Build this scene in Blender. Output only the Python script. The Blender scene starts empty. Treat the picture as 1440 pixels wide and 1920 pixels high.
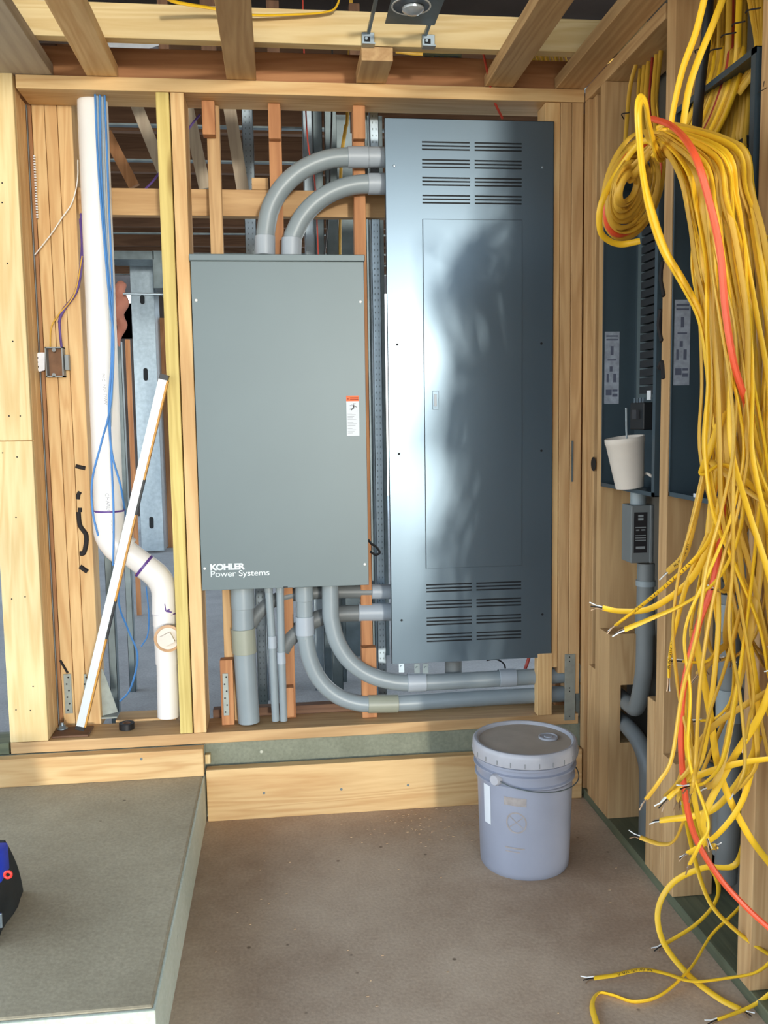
import bpy, bmesh, math, random
import numpy as np
from mathutils import Vector, Matrix
random.seed(7)
SC = bpy.context.scene
COL = SC.collection
PI = math.pi

# ------------------------------------------------------------------ camera
YAW, PITCH, ROLL, FPX, DIST, CH = 6.4393946, 5.92265411, 0.834232356, 1694.66, 2.8, 1.2481
def cam_axes():
    y, p, r = [math.radians(a) for a in (YAW, PITCH, ROLL)]
    f = np.array([math.sin(y)*math.cos(p), math.cos(y)*math.cos(p), -math.sin(p)])
    rt = np.array([math.cos(y), -math.sin(y), 0.0]); dn = np.cross(f, rt)
    return np.array([rt*math.cos(r)+dn*math.sin(r), -rt*math.sin(r)+dn*math.cos(r), f])
AX = cam_axes(); CP = np.array([0.0, -DIST, CH])
def ray(x, y): return AX.T @ np.array([(x-720)/FPX, (y-960)/FPX, 1.0])
def onY(x, y, Y): d = ray(x, y); return Vector(CP + d*(Y-CP[1])/d[1])
def onX(x, y, X): d = ray(x, y); return Vector(CP + d*(X-CP[0])/d[0])
def onZ(x, y, Z): d = ray(x, y); return Vector(CP + d*(Z-CP[2])/d[2])
cam = bpy.data.objects.new('camera', bpy.data.cameras.new('camera')); COL.objects.link(cam)
m = Matrix((( AX[0][0], -AX[1][0], -AX[2][0], 0.0), (AX[0][1], -AX[1][1], -AX[2][1], -DIST), (AX[0][2], -AX[1][2], -AX[2][2], CH), (0, 0, 0, 1)))
cam.matrix_world = m
cam.data.sensor_fit = 'HORIZONTAL'; cam.data.sensor_width = 36.0; cam.data.lens = 36.0*FPX/1440.0
cam.data.clip_start = 0.05; cam.data.clip_end = 200
SC.camera = cam

# ------------------------------------------------------------------ light
SUN_TAN, SUN_EL, SUN_E, SUN_ANGLE = 0.175, 1.2, 1.45, 4.0
WORLD_E = 3.1
w = bpy.data.worlds.new('sky'); SC.world = w; w.use_nodes = True
nt = w.node_tree; bg = nt.nodes['Background']
tc = nt.nodes.new('ShaderNodeTexCoord'); sp = nt.nodes.new('ShaderNodeSeparateXYZ'); cr = nt.nodes.new('ShaderNodeValToRGB')
nt.links.new(tc.outputs['Generated'], sp.inputs[0]); nt.links.new(sp.outputs['Z'], cr.inputs[0]); nt.links.new(cr.outputs[0], bg.inputs[0])
cr.color_ramp.elements[0].position = 0.0; cr.color_ramp.elements[0].color = (0.55, 0.56, 0.52, 1)
cr.color_ramp.elements[1].position = 0.5; cr.color_ramp.elements[1].color = (0.50, 0.72, 1.0, 1)
e = cr.color_ramp.elements.new(0.04); e.color = (0.95, 1.0, 1.0, 1)
bg.inputs[1].default_value = WORLD_E
sl = bpy.data.lights.new('sun', 'SUN'); sl.energy = SUN_E; sl.angle = math.radians(SUN_ANGLE); sl.color = (1.0, 0.95, 0.84)
sun = bpy.data.objects.new('sun', sl); COL.objects.link(sun)
sd = Vector((-SUN_TAN, 1.0, -math.tan(math.radians(SUN_EL)))).normalized()
sun.rotation_euler = sd.to_track_quat('-Z', 'Y').to_euler(); sun.location = (1, -6, 3)
SC.view_settings.view_transform = 'Standard'; SC.view_settings.look = 'None'
SC.view_settings.gamma = 1.0; SC.view_settings.use_curve_mapping = False
SC.view_settings.exposure = 0.36

# ------------------------------------------------------------------ materials
MATS = {}
def S(n, k, v):
    if k in n.inputs: n.inputs[k].default_value = v
def base_mat(name):
    mt = bpy.data.materials.new(name); mt.use_nodes = True
    return mt, mt.node_tree, mt.node_tree.nodes['Principled BSDF']
def c4(c): return (c[0], c[1], c[2], 1)
def srgb(r, g, b):
    f = lambda v: (v/255/12.92) if v/255 <= 0.04045 else ((v/255+0.055)/1.055)**2.4
    return (f(r), f(g), f(b))
def plain(name, col, rough=0.6, metal=0.0, noise=0.12, scale=20, bump=0.0, spec=0.5, coat=0.0, trans=0.0):
    if name in MATS: return MATS[name]
    mt, t, b = base_mat(name)
    S(b, 'Roughness', rough); S(b, 'Metallic', metal); S(b, 'Specular IOR Level', spec); S(b, 'Coat Weight', coat)
    if trans: S(b, 'Transmission Weight', trans)
    tx = t.nodes.new('ShaderNodeTexCoord'); n = t.nodes.new('ShaderNodeTexNoise'); S(n, 'Scale', scale); S(n, 'Detail', 5)
    t.links.new(tx.outputs['Object'], n.inputs['Vector'])
    r = t.nodes.new('ShaderNodeValToRGB'); t.links.new(n.outputs[0], r.inputs[0])
    r.color_ramp.elements[0].position = 0.3; r.color_ramp.elements[0].color = c4([x*(1-noise) for x in col])
    r.color_ramp.elements[1].position = 0.7; r.color_ramp.elements[1].color = c4([min(1, x*(1+noise)) for x in col])
    t.links.new(r.outputs[0], b.inputs['Base Color'])
    if bump:
        bp = t.nodes.new('ShaderNodeBump'); S(bp, 'Strength', bump); S(bp, 'Distance', 0.002)
        t.links.new(n.outputs[0], bp.inputs['Height']); t.links.new(bp.outputs[0], b.inputs['Normal'])
    MATS[name] = mt; return mt
TINT = {
 'pine':   (srgb(224, 190, 138), srgb(202, 158, 106), srgb(150, 92, 42)),
 'pale':   (srgb(226, 204, 156), srgb(208, 178, 124), srgb(150, 104, 58)),
 'yellow': (srgb(216, 196, 124), srgb(192, 168, 98), srgb(150, 120, 60)),
 'orange': (srgb(188, 134, 90), srgb(162, 108, 70), srgb(110, 60, 32)),
 'tan':    (srgb(204, 168, 122), srgb(178, 140, 96), srgb(112, 74, 42)),
 'brown':  (srgb(176, 126, 84), srgb(150, 102, 64), srgb(92, 58, 34)),
 'weather':(srgb(186, 172, 152), srgb(168, 152, 134), srgb(110, 96, 82)),
 'treated':(srgb(112, 116, 92), srgb(88, 94, 76), srgb(60, 62, 48)),
 'dark':   (srgb(120, 88, 66), srgb(96, 68, 50), srgb(60, 42, 30)),
}
def wood(tint, axis):
    key = 'wood_%s_%s' % (tint, axis)
    if key in MATS: return MATS[key]
    a, bcol, k = TINT[tint]
    mt, t, b = base_mat(key); S(b, 'Roughness', 0.62); S(b, 'Specular IOR Level', 0.3)
    N = t.nodes.new; L = t.links.new
    tx = N('ShaderNodeTexCoord'); oi = N('ShaderNodeObjectInfo')
    ml = N('ShaderNodeMath'); ml.operation = 'MULTIPLY'; ml.inputs[1].default_value = 37.0; L(oi.outputs['Random'], ml.inputs[0])
    ad = N('ShaderNodeVectorMath'); ad.operation = 'ADD'; L(tx.outputs['Object'], ad.inputs[0]); L(ml.outputs[0], ad.inputs[1])
    mp = N('ShaderNodeMapping'); sc = {'x': (0.07, 1, 1), 'y': (1, 0.07, 1), 'z': (1, 1, 0.07)}[axis]
    mp.inputs['Scale'].default_value = sc; L(ad.outputs[0], mp.inputs['Vector'])
    n1 = N('ShaderNodeTexNoise'); S(n1, 'Scale', 9.0); S(n1, 'Detail', 3); S(n1, 'Distortion', 0.6); L(mp.outputs[0], n1.inputs['Vector'])
    rings = N('ShaderNodeMath'); rings.operation = 'MULTIPLY'; rings.inputs[1].default_value = 58.0; L(n1.outputs[0], rings.inputs[0])
    sn = N('ShaderNodeMath'); sn.operation = 'SINE'; L(rings.outputs[0], sn.inputs[0])
    m2 = N('ShaderNodeMath'); m2.operation = 'MULTIPLY_ADD'; m2.inputs[1].default_value = 0.2; m2.inputs[2].default_value = 0.42; L(sn.outputs[0], m2.inputs[0])
    n2 = N('ShaderNodeTexNoise'); S(n2, 'Scale', 150.0); S(n2, 'Detail', 3); L(mp.outputs[0], n2.inputs['Vector'])
    m3 = N('ShaderNodeMath'); m3.operation = 'MULTIPLY_ADD'; m3.inputs[1].default_value = 0.5; L(n2.outputs[0], m3.inputs[0]); L(m2.outputs[0], m3.inputs[2])
    m3b = N('ShaderNodeMath'); m3b.operation = 'SUBTRACT'; m3b.inputs[1].default_value = 0.22; L(m3.outputs[0], m3b.inputs[0])
    r = N('ShaderNodeValToRGB'); r.color_ramp.elements[0].color = c4(bcol); r.color_ramp.elements[1].color = c4(a)
    r.color_ramp.elements[0].position = 0.12; r.color_ramp.elements[1].position = 0.75
    L(m3b.outputs[0], r.inputs[0])
    n3 = N('ShaderNodeTexNoise'); S(n3, 'Scale', 2.2); S(n3, 'Detail', 2); L(ad.outputs[0], n3.inputs['Vector'])
    mx0 = N('ShaderNodeMix'); mx0.data_type = 'RGBA'; mx0.blend_type = 'MULTIPLY'; mx0.inputs[0].default_value = 0.5
    r3 = N('ShaderNodeValToRGB'); r3.color_ramp.elements[0].color = (0.76, 0.73, 0.68, 1); r3.color_ramp.elements[1].color = (1.15, 1.12, 1.05, 1)
    r3.color_ramp.elements[0].position = 0.3; r3.color_ramp.elements[1].position = 0.7
    L(n3.outputs[0], r3.inputs[0]); L(r.outputs[0], mx0.inputs[6]); L(r3.outputs[0], mx0.inputs[7])
    # knots
    mk = N('ShaderNodeMapping'); sk = {'x': (1.6, 9, 9), 'y': (9, 1.6, 9), 'z': (9, 9, 1.6)}[axis]
    mk.inputs['Scale'].default_value = [v*1.0 for v in sk]; L(ad.outputs[0], mk.inputs['Vector'])
    v = N('ShaderNodeTexVoronoi'); S(v, 'Scale', 0.55); L(mk.outputs[0], v.inputs['Vector'])
    rk = N('ShaderNodeValToRGB'); rk.color_ramp.elements[0].position = 0.05; rk.color_ramp.elements[0].color = (1, 1, 1, 1)
    rk.color_ramp.elements[1].position = 0.085; rk.color_ramp.elements[1].color = (0, 0, 0, 1); L(v.outputs['Distance'], rk.inputs[0])
    mx = N('ShaderNodeMix'); mx.data_type = 'RGBA'; L(rk.outputs[0], mx.inputs[0]); L(mx0.outputs[2], mx.inputs[6]); mx.inputs[7].default_value = c4(k)
    L(mx.outputs[2], b.inputs['Base Color'])
    bp = N('ShaderNodeBump'); S(bp, 'Strength', 0.15); S(bp, 'Distance', 0.001); L(m3.outputs[0], bp.inputs['Height']); L(bp.outputs[0], b.inputs['Normal'])
    MATS[key] = mt; return mt
def concrete(name, ca, cb, stain=None):
    if name in MATS: return MATS[name]
    mt, t, b = base_mat(name); N = t.nodes.new; L = t.links.new
    S(b, 'Roughness', 0.75); S(b, 'Specular IOR Level', 0.35)
    tx = N('ShaderNodeTexCoord')
    n = N('ShaderNodeTexNoise'); S(n, 'Scale', 2.3); S(n, 'Detail', 8); S(n, 'Roughness', 0.62); L(tx.outputs['Object'], n.inputs['Vector'])
    r = N('ShaderNodeValToRGB'); r.color_ramp.elements[0].position = 0.32; r.color_ramp.elements[1].position = 0.7
    r.color_ramp.elements[0].color = c4(ca); r.color_ramp.elements[1].color = c4(cb); L(n.outputs[0], r.inputs[0])
    n2 = N('ShaderNodeTexNoise'); S(n2, 'Scale', 120); S(n2, 'Detail', 4); L(tx.outputs['Object'], n2.inputs['Vector'])
    mx = N('ShaderNodeMix'); mx.data_type = 'RGBA'; mx.blend_type = 'OVERLAY'; mx.inputs[0].default_value = 0.28
    L(r.outputs[0], mx.inputs[6]); L(n2.outputs[0], mx.inputs[7])
    v = N('ShaderNodeTexVoronoi'); S(v, 'Scale', 11); L(tx.outputs['Object'], v.inputs['Vector'])
    rv = N('ShaderNodeValToRGB'); rv.color_ramp.elements[0].position = 0.035; rv.color_ramp.elements[0].color = (1, 1, 1, 1)
    rv.color_ramp.elements[1].position = 0.07; rv.color_ramp.elements[1].color = (0, 0, 0, 1); L(v.outputs['Distance'], rv.inputs[0])
    mx2 = N('ShaderNodeMix'); mx2.data_type = 'RGBA'; L(rv.outputs[0], mx2.inputs[0]); L(mx.outputs[2], mx2.inputs[6]); mx2.inputs[7].default_value = c4(stain or [x*0.55 for x in ca])
    L(mx2.outputs[2], b.inputs['Base Color'])
    bp = N('ShaderNodeBump'); S(bp, 'Strength', 0.25); S(bp, 'Distance', 0.002); L(n2.outputs[0], bp.inputs['Height']); L(bp.outputs[0], b.inputs['Normal'])
    MATS[name] = mt; return mt
M_FLOOR = concrete('floor_concrete', srgb(166, 140, 116), srgb(206, 182, 156))
M_PLAT = concrete('platform_concrete', srgb(160, 146, 120), srgb(188, 174, 146))
M_PLATSIDE = concrete('platform_side', srgb(186, 192, 172), srgb(216, 218, 198))
M_CURB = concrete('curb_concrete', srgb(112, 114, 96), srgb(150, 152, 132), srgb(190, 188, 170))
M_REARFLOOR = concrete('rear_floor_concrete', srgb(150, 146, 142), srgb(178, 174, 170))
M_CAB = plain('cabinet_paint', srgb(92, 105, 108), 0.42, 0.2, 0.03, 4, 0.0)
M_PANEL = plain('panel_paint', srgb(96, 112, 124), 0.30, 0.62, 0.03, 5, 0.0)
M_TUB = plain('tub_paint', srgb(66, 80, 88), 0.4, 0.3, 0.05, 9)
M_DARK = plain('dark_slot', srgb(14, 18, 22), 0.7)
M_BLACK = plain('black_plastic', srgb(22, 22, 24), 0.45)
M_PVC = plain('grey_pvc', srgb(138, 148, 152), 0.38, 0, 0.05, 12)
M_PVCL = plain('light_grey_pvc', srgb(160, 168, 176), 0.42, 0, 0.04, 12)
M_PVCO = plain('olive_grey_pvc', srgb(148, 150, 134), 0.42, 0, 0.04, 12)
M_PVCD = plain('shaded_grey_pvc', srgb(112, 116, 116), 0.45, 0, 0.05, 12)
M_WPVC = plain('white_pvc', srgb(226, 222, 218), 0.35, 0, 0.05, 6)
M_PURPLE = plain('purple_primer', srgb(86, 52, 130), 0.5)
M_STEEL = plain('galvanised_steel', srgb(156, 170, 180), 0.36, 0.85, 0.12, 30)
M_STEELD = plain('dull_steel', srgb(116, 128, 132), 0.45, 0.7, 0.15, 18)
M_STRAP = plain('zinc_strap', srgb(150, 156, 150), 0.5, 0.6, 0.12, 40)
M_YEL = plain('yellow_sheath', srgb(238, 188, 40), 0.42, 0, 0.08, 6)
M_YELD = plain('dusty_yellow_sheath', srgb(208, 162, 54), 0.5, 0, 0.10, 6)
M_RED = plain('orange_sheath', srgb(232, 88, 50), 0.42, 0, 0.05, 6)
M_REDD = plain('dark_red_sheath', srgb(176, 60, 44), 0.5, 0, 0.05, 6)
M_COPPER = plain('bare_wire', srgb(190, 160, 130), 0.35, 0.8, 0.05)
M_WHITE = plain('white_plastic', srgb(226, 226, 222), 0.4, 0, 0.03)
M_PAPER = plain('label_paper', srgb(214, 218, 222), 0.6, 0, 0.03)
M_GREYPAPER = plain('printed_label', srgb(150, 156, 166), 0.6, 0, 0.22, 60)
M_ORANGE = plain('orange_label', srgb(232, 110, 60), 0.6, 0, 0.02)
M_FOAM = plain('foam', srgb(214, 204, 192), 0.7, 0, 0.03)
M_BUCKET = plain('bucket_plastic', srgb(142, 146, 160), 0.38, 0, 0.05, 9)
M_LID = plain('bucket_lid_plastic', srgb(166, 166, 172), 0.4, 0, 0.10, 14)
M_LIDTOP = plain('dusty_lid', srgb(172, 158, 142), 0.6, 0, 0.14, 9)
M_BLUE = plain('blue_sheath', srgb(66, 126, 190), 0.45)
M_GREYW = plain('grey_sheath', srgb(158, 174, 186), 0.45)
M_PURW = plain('purple_sheath', srgb(84, 56, 128), 0.45)
M_BRACKET = plain('bracket_white', srgb(222, 224, 230), 0.4)
M_BOXGREY = plain('box_grey', srgb(130, 134, 134), 0.5)
M_KRAFT = plain('brown_interior', srgb(128, 92, 66), 0.8, 0, 0.2, 30)
M_CLOTH = plain('pink_cloth', srgb(168, 112, 96), 0.85, 0, 0.15, 14, 0.5)
M_ALU = plain('level_aluminium', srgb(206, 210, 210), 0.4, 0.3, 0.06, 10)
M_AMBER = plain('amber_side', srgb(196, 140, 52), 0.5)
M_RINGB = plain('tan_ring', srgb(190, 150, 112), 0.5)
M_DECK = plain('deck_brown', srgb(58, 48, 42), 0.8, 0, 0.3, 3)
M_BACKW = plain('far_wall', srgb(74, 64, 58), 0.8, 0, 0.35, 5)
M_TOTE = plain('black_fabric', srgb(30, 34, 34), 0.75, 0, 0.25, 25, 0.4)
M_TBLUE = plain('blue_fabric', srgb(24, 58, 190), 0.6)
M_TRED = plain('red_plastic', srgb(214, 50, 40), 0.5)
M_INK = plain('black_ink', srgb(26, 22, 24), 0.8)
M_PRINT = plain('grey_print', srgb(150, 150, 156), 0.7)
M_LOGO = plain('white_print', srgb(214, 220, 220), 0.6)
M_REFL = plain('reflector', srgb(200, 206, 210), 0.25, 0.6)
M_SILV = plain('silver_duct', srgb(190, 196, 204), 0.35, 0.5, 0.1)
M_MUD = plain('sheathing', srgb(96, 92, 84), 0.8, 0, 0.15, 6)

# ------------------------------------------------------------------ mesh helpers
def obj(name, bm, mat, parent=None, smooth=False, origin=None):
    me = bpy.data.meshes.new(name)
    if origin is None and parent is None:
        vs = [v.co for v in bm.verts]
        origin = Vector(((min(v.x for v in vs)+max(v.x for v in vs))/2, (min(v.y for v in vs)+max(v.y for v in vs))/2, min(v.z for v in vs)))
    if parent is not None:
        base = parent.get('_o', None)
        base = Vector(base) if base is not None else Vector((0, 0, 0))
        origin = Vector(base)
    bmesh.ops.translate(bm, verts=bm.verts, vec=-origin)
    bmesh.ops.recalc_face_normals(bm, faces=bm.faces)
    if smooth:
        for f in bm.faces: f.smooth = True
        for ed in bm.edges:
            if len(ed.link_faces) == 2 and ed.calc_face_angle(0) > math.radians(38): ed.smooth = False
    bm.to_mesh(me); bm.free()
    o = bpy.data.objects.new(name, me); me.materials.append(mat); COL.objects.link(o)
    if parent is not None: o.parent = parent
    else: o.location = origin
    ORG[o.name] = origin
    return o
ORG = {}
def thing(name, label, cat, loc, group=None):
    o = bpy.data.objects.new(name, None); COL.objects.link(o); o.location = loc; o.empty_display_size = 0.05
    o['label'] = label; o['category'] = cat
    if group: o['group'] = group
    ORG[o.name] = Vector(loc)
    return o
def part(name, bm, mat, parent, smooth=False, label=None):
    """bm is in world coordinates; the top-level thing's location is subtracted; sub-parts share the same base"""
    org = ORG[parent.name]
    me = bpy.data.meshes.new(name)
    bmesh.ops.translate(bm, verts=bm.verts, vec=-org)
    bmesh.ops.recalc_face_normals(bm, faces=bm.faces)
    if smooth:
        for f in bm.faces: f.smooth = True
        for ed in bm.edges:
            if len(ed.link_faces) == 2 and ed.calc_face_angle(0) > math.radians(38): ed.smooth = False
    bm.to_mesh(me); bm.free()
    o = bpy.data.objects.new(name, me); me.materials.append(mat); COL.objects.link(o); o.parent = parent
    ORG[o.name] = org
    if label: o['label'] = label
    return o
def tag(o, label, cat, group=None):
    o['label'] = label; o['category'] = cat
    if group: o['group'] = group
    return o
def struct(o): o['kind'] = 'structure'; return o
def B(): return bmesh.new()
def box(bm, x0, x1, y0, y1, z0, z1, bev=0.0):
    x0, x1 = sorted((x0, x1)); y0, y1 = sorted((y0, y1)); z0, z1 = sorted((z0, z1))
    vs = [bm.verts.new((x, y, z)) for z in (z0, z1) for y in (y0, y1) for x in (x0, x1)]
    fs = [bm.faces.new([vs[i] for i in q]) for q in ((0, 2, 3, 1), (4, 5, 7, 6), (0, 1, 5, 4), (2, 6, 7, 3), (0, 4, 6, 2), (1, 3, 7, 5))]
    if bev:
        es = list({e for f in fs for e in f.edges})
        bmesh.ops.bevel(bm, geom=es, offset=bev, segments=2, affect='EDGES', profile=0.5)
    return bm
def smooth_path(pts, n=6):
    pts = [Vector(p) for p in pts]
    if len(pts) < 3: return pts
    P = [pts[0]*2-pts[1]] + pts + [pts[-1]*2-pts[-2]]
    out = []
    for i in range(1, len(P)-2):
        p0, p1, p2, p3 = P[i-1:i+3]
        for k in range(n):
            t = k/n
            out.append(0.5*((2*p1)+(-p0+p2)*t+(2*p0-5*p1+4*p2-p3)*t*t+(-p0+3*p1-3*p2+p3)*t**3))
    out.append(pts[-1]); return out
def tube(bm, pts, r, n=10, flat=None, up=None, cap=True, twist=0.0):
    """r: radius or list; flat: second half-width for an oval section"""
    pts = [Vector(p) for p in pts]; rings = []
    nrm = None
    for i, p in enumerate(pts):
        t = (pts[min(i+1, len(pts)-1)]-pts[max(i-1, 0)])
        if t.length < 1e-9: t = Vector((0, 0, 1))
        t.normalize()
        if nrm is None:
            a = Vector(up) if up is not None else (Vector((0, 0, 1)) if abs(t.z) < 0.9 else Vector((1, 0, 0)))
            nrm = (a-t*a.dot(t)).normalized()
        else:
            nrm = nrm-t*nrm.dot(t)
            if nrm.length < 1e-6: nrm = t.orthogonal()
            nrm.normalize()
        bn = t.cross(nrm)
        if twist:
            ang = twist/len(pts); nrm2 = nrm*math.cos(ang)+bn*math.sin(ang); nrm = nrm2; bn = t.cross(nrm)
        rr = r[i] if isinstance(r, (list, tuple)) else r
        r2 = flat if flat else rr
        rings.append([bm.verts.new(p+nrm*math.cos(2*PI*k/n)*rr+bn*math.sin(2*PI*k/n)*r2) for k in range(n)])
    for a, b in zip(rings, rings[1:]):
        for k in range(n): bm.faces.new((a[k], a[(k+1) % n], b[(k+1) % n], b[k]))
    if cap: bm.faces.new(rings[0][::-1]); bm.faces.new(rings[-1])
    return bm
def cyl(bm, a, b, r, n=24, r2=None): return tube(bm, [a, b], [r, r if r2 is None else r2], n)
def lathe(bm, prof, c, axis=(0, 0, 1), n=48):
    c = Vector(c); ax = Vector(axis).normalized(); u = ax.orthogonal().normalized(); v = ax.cross(u); rings = []
    for (r, h) in prof:
        if r < 1e-5: rings.append([bm.verts.new(c+ax*h)])
        else: rings.append([bm.verts.new(c+ax*h+(u*math.cos(2*PI*k/n)+v*math.sin(2*PI*k/n))*r) for k in range(n)])
    for a, b in zip(rings, rings[1:]):
        for k in range(n):
            k2 = (k+1) % n
            if len(a) == 1 and len(b) == 1: continue
            if len(a) == 1: bm.faces.new((a[0], b[k2], b[k]))
            elif len(b) == 1: bm.faces.new((a[k], a[k2], b[0]))
            else: bm.faces.new((a[k], a[k2], b[k2], b[k]))
    return bm
def prism(bm, poly, origin, u, v, d):
    """poly 2-D list in (u,v) plane, extruded by vector d"""
    o = Vector(origin); u = Vector(u); v = Vector(v); d = Vector(d)
    A = [bm.verts.new(o+u*a+v*b) for a, b in poly]; Bv = [bm.verts.new(o+u*a+v*b+d) for a, b in poly]
    bm.faces.new(A); bm.faces.new(Bv[::-1]); n = len(poly)
    for i in range(n): bm.faces.new((A[i], Bv[i], Bv[(i+1) % n], A[(i+1) % n]))
    return bm
def lumber(name, label, cat, x0, x1, y0, y1, z0, z1, tint, axis, group=None, kind=None):
    o = obj(name, box(B(), x0, x1, y0, y1, z0, z1, 0.002), wood(tint, axis))
    if kind: return struct(o)
    return tag(o, label, cat, group)
def beam_between(name, label, cat, a, b, w, d, mat, group=None, up=(0, 1, 0)):
    a = Vector(a); b = Vector(b); t = (b-a).normalized(); u = Vector(up); u = (u-t*u.dot(t)).normalized(); s = t.cross(u)
    bm = B(); vs = []
    for p in (a, b):
        for (i, j) in ((-1, -1), (1, -1), (1, 1), (-1, 1)): vs.append(bm.verts.new(p+s*i*w/2+u*j*d/2))
    for q in ((0, 1, 2, 3), (7, 6, 5, 4), (0, 4, 5, 1), (1, 5, 6, 2), (2, 6, 7, 3), (3, 7, 4, 0)): bm.faces.new([vs[i] for i in q])
    return tag(obj(name, bm, mat), label, cat, group)

# ================================================================== STRUCTURE
PZ = 0.148                       # top of the raised slab
FZ = 2.204                       # underside of the top plate
struct(obj('floor', box(B(), -6, 6, -8, 0.0, -0.1, 0.0), M_FLOOR))
bm = box(B(), -5.5, -0.268, -1.155, 0.0, 0.0, PZ, 0.006)
struct(obj('floor', bm, M_PLAT))
bm = box(B(), -0.2695, -0.2625, -1.158, -0.005, 0.0, PZ-0.004, 0.002)
struct(obj('trim_1', bm, M_PLATSIDE))
struct(obj('trim_2', box(B(), -5.5, -0.2625, -1.164, -1.1555, 0.0, PZ-0.003, 0.002), M_PLATSIDE))
struct(obj('floor', box(B(), -7, 7, 0.22, 10, -0.1, PZ), M_REARFLOOR))
bm = box(B(), -0.262, 1.2, 0.012, 0.22, 0.0, 0.238); struct(obj('trim_3', bm, M_CURB))
bm = box(B(), -6, -0.262, 0.0, 0.22, 0.0, 0.236); struct(obj('trim_4', bm, M_CURB))
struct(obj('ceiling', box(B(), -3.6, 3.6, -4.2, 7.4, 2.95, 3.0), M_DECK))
# rear right shell: sheathing behind the open right wall, its near return casts the shade
struct(obj('wall_right', box(B(), 1.12, 1.15, -1.6, 0.16, 0.0, 2.95), M_MUD))
# far wall with a clerestory slit and openings
bm = B()
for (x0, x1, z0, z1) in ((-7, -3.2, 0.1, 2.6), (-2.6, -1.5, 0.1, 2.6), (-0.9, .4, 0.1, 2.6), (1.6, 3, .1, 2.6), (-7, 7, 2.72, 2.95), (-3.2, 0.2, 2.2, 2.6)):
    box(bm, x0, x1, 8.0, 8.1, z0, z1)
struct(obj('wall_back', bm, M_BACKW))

# ================================================================== BACK WALL FRAMING
lumber('top_plate', 'long pale timber top plate running over the cabinets', 'timber', -0.727, 0.955, 0, 0.14, FZ, 2.242, 'pine', 'x')
lumber('bottom_plate', 'long timber bottom plate under the conduits', 'timber', -0.848, 0.95, 0, 0.14, 0.238, 0.273, 'tan', 'x')
lumber('kick_board', 'shorter timber board on the raised slab, left of the step', 'timber', -1.6, -0.264, -0.04, -0.002, 0.1485, 0.236, 'pine', 'x')
lumber('kick_board', 'long low timber board on the floor behind the bucket', 'timber', -0.257, 0.95, -0.04, -0.002, 0.0, 0.166, 'pine', 'x')
lumber('treated_block', 'small pale wood wedge beside the end of the slab board', 'timber', -0.2615, -0.245, -0.012, 0.010, 0.176, 0.206, 'pale', 'z')
for o_, pxs in ((bpy.data.objects['kick_board'], ((265, 1423),)), (bpy.data.objects['kick_board.001'], ((495, 1487), (765, 1472), (640, 1480)))):
    for q in pxs:
        p = onY(q[0], q[1], -.0402); part('nail', lathe(B(), [(0, .0006), (.0042, .0006), (.0042, 0)], p, (0, -1, 0), 12), M_STEELD, o_)
# treated sill seen left of the post
lumber('treated_sill', 'greenish treated sill end left of the thick post', 'timber', -1.7, -0.853, 0.001, 0.09, 0.238, 0.273, 'treated', 'x')
# left post: two front boards over a core
post = thing('door_post', 'thick pale timber post at the left edge with a face board seam', 'post', (-0.79, 0.06, 0.274))
pm = wood('pale', 'z')
part('face_board', box(B(), -0.848, -0.735, -0.001, 0.02, 0.2745, 1.196, 0.002), pm, post)
part('face_board', box(B(), -0.848, -0.735, -0.001, 0.02, 1.198, 2.265, 0.002), pm, post)
part('core', box(B(), -0.848, -0.735, 0.021, 0.075, 0.2745, 2.265, 0.002), wood('pine', 'z'), post)
part('core', box(B(), -0.848, -0.735, 0.076, 0.125, 0.2745, 2.203, 0.002), wood('pine', 'z'), post)
# post nails
bm = B()
for (px, py) in ((14, 494), (24, 640), (17, 780), (38, 780), (5, 849), (32, 857), (30, 970), (22, 1123), (47, 1119), (62, 1287), (30, 1331), (57, 1332), (4, 343), (4, 380)):
    p = onY(px, py, -0.0012); cyl(bm, p, p+Vector((0, -0.0006, 0)), 0.0022, 8)
part('nail', bm, M_INK, post)['kind'] = 'stuff'
# dark strip / tape between post and studs
bm = box(B(), -0.7345, -0.7325, 0.128, 0.139, 0.28, 2.2); tag(obj('steel_edge', bm, M_STEELD), 'thin dark metal strip between the post and the three studs', 'strip')
lumber('wall_stud', 'filler stud added behind the thick post to close a bright gap', 'stud', -.80, -.7235, .142, .23, .26, 2.3, 'brown', 'z')  # added filler, keeps sky light out of the gap beside the post
lumber('wall_stud', 'filler stud added in the corner of the two walls to block the sky', 'stud', .90, 1.0, .092, .14, .03, 2.2, 'brown', 'z')  # added behind the corner studs so no bright sky shows between them
# three jack studs
LBL3 = ['leftmost stud of the packed trio beside the thick post', 'middle stud of the packed trio beside the thick post, orange grain', 'rightmost stud of the packed trio, next to the white drain pipe']
xs = [-0.722, -0.684, -0.647, -0.603]
for i in range(3):
    lumber('wall_stud', LBL3[i], 'stud', xs[i], xs[i+1]-0.0015, 0.142, 0.23, 0.26, 2.3, ['pine', 'orange', 'pine'][i] if i != 1 else 'pine', 'z')
# front pair between drain bay and transfer switch
lumber('wall_stud', 'greenish yellow stud, left of the pair beside the transfer switch cabinet', 'stud', -0.336, -0.298, 0.0, 0.089, 0.274, FZ-0.001, 'yellow', 'z')
lumber('wall_stud', 'orange-tan stud, right of the pair beside the transfer switch cabinet', 'stud', -0.294, -0.255, 0.0, 0.14, 0.274, FZ-0.001, 'pine', 'z')
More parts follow.
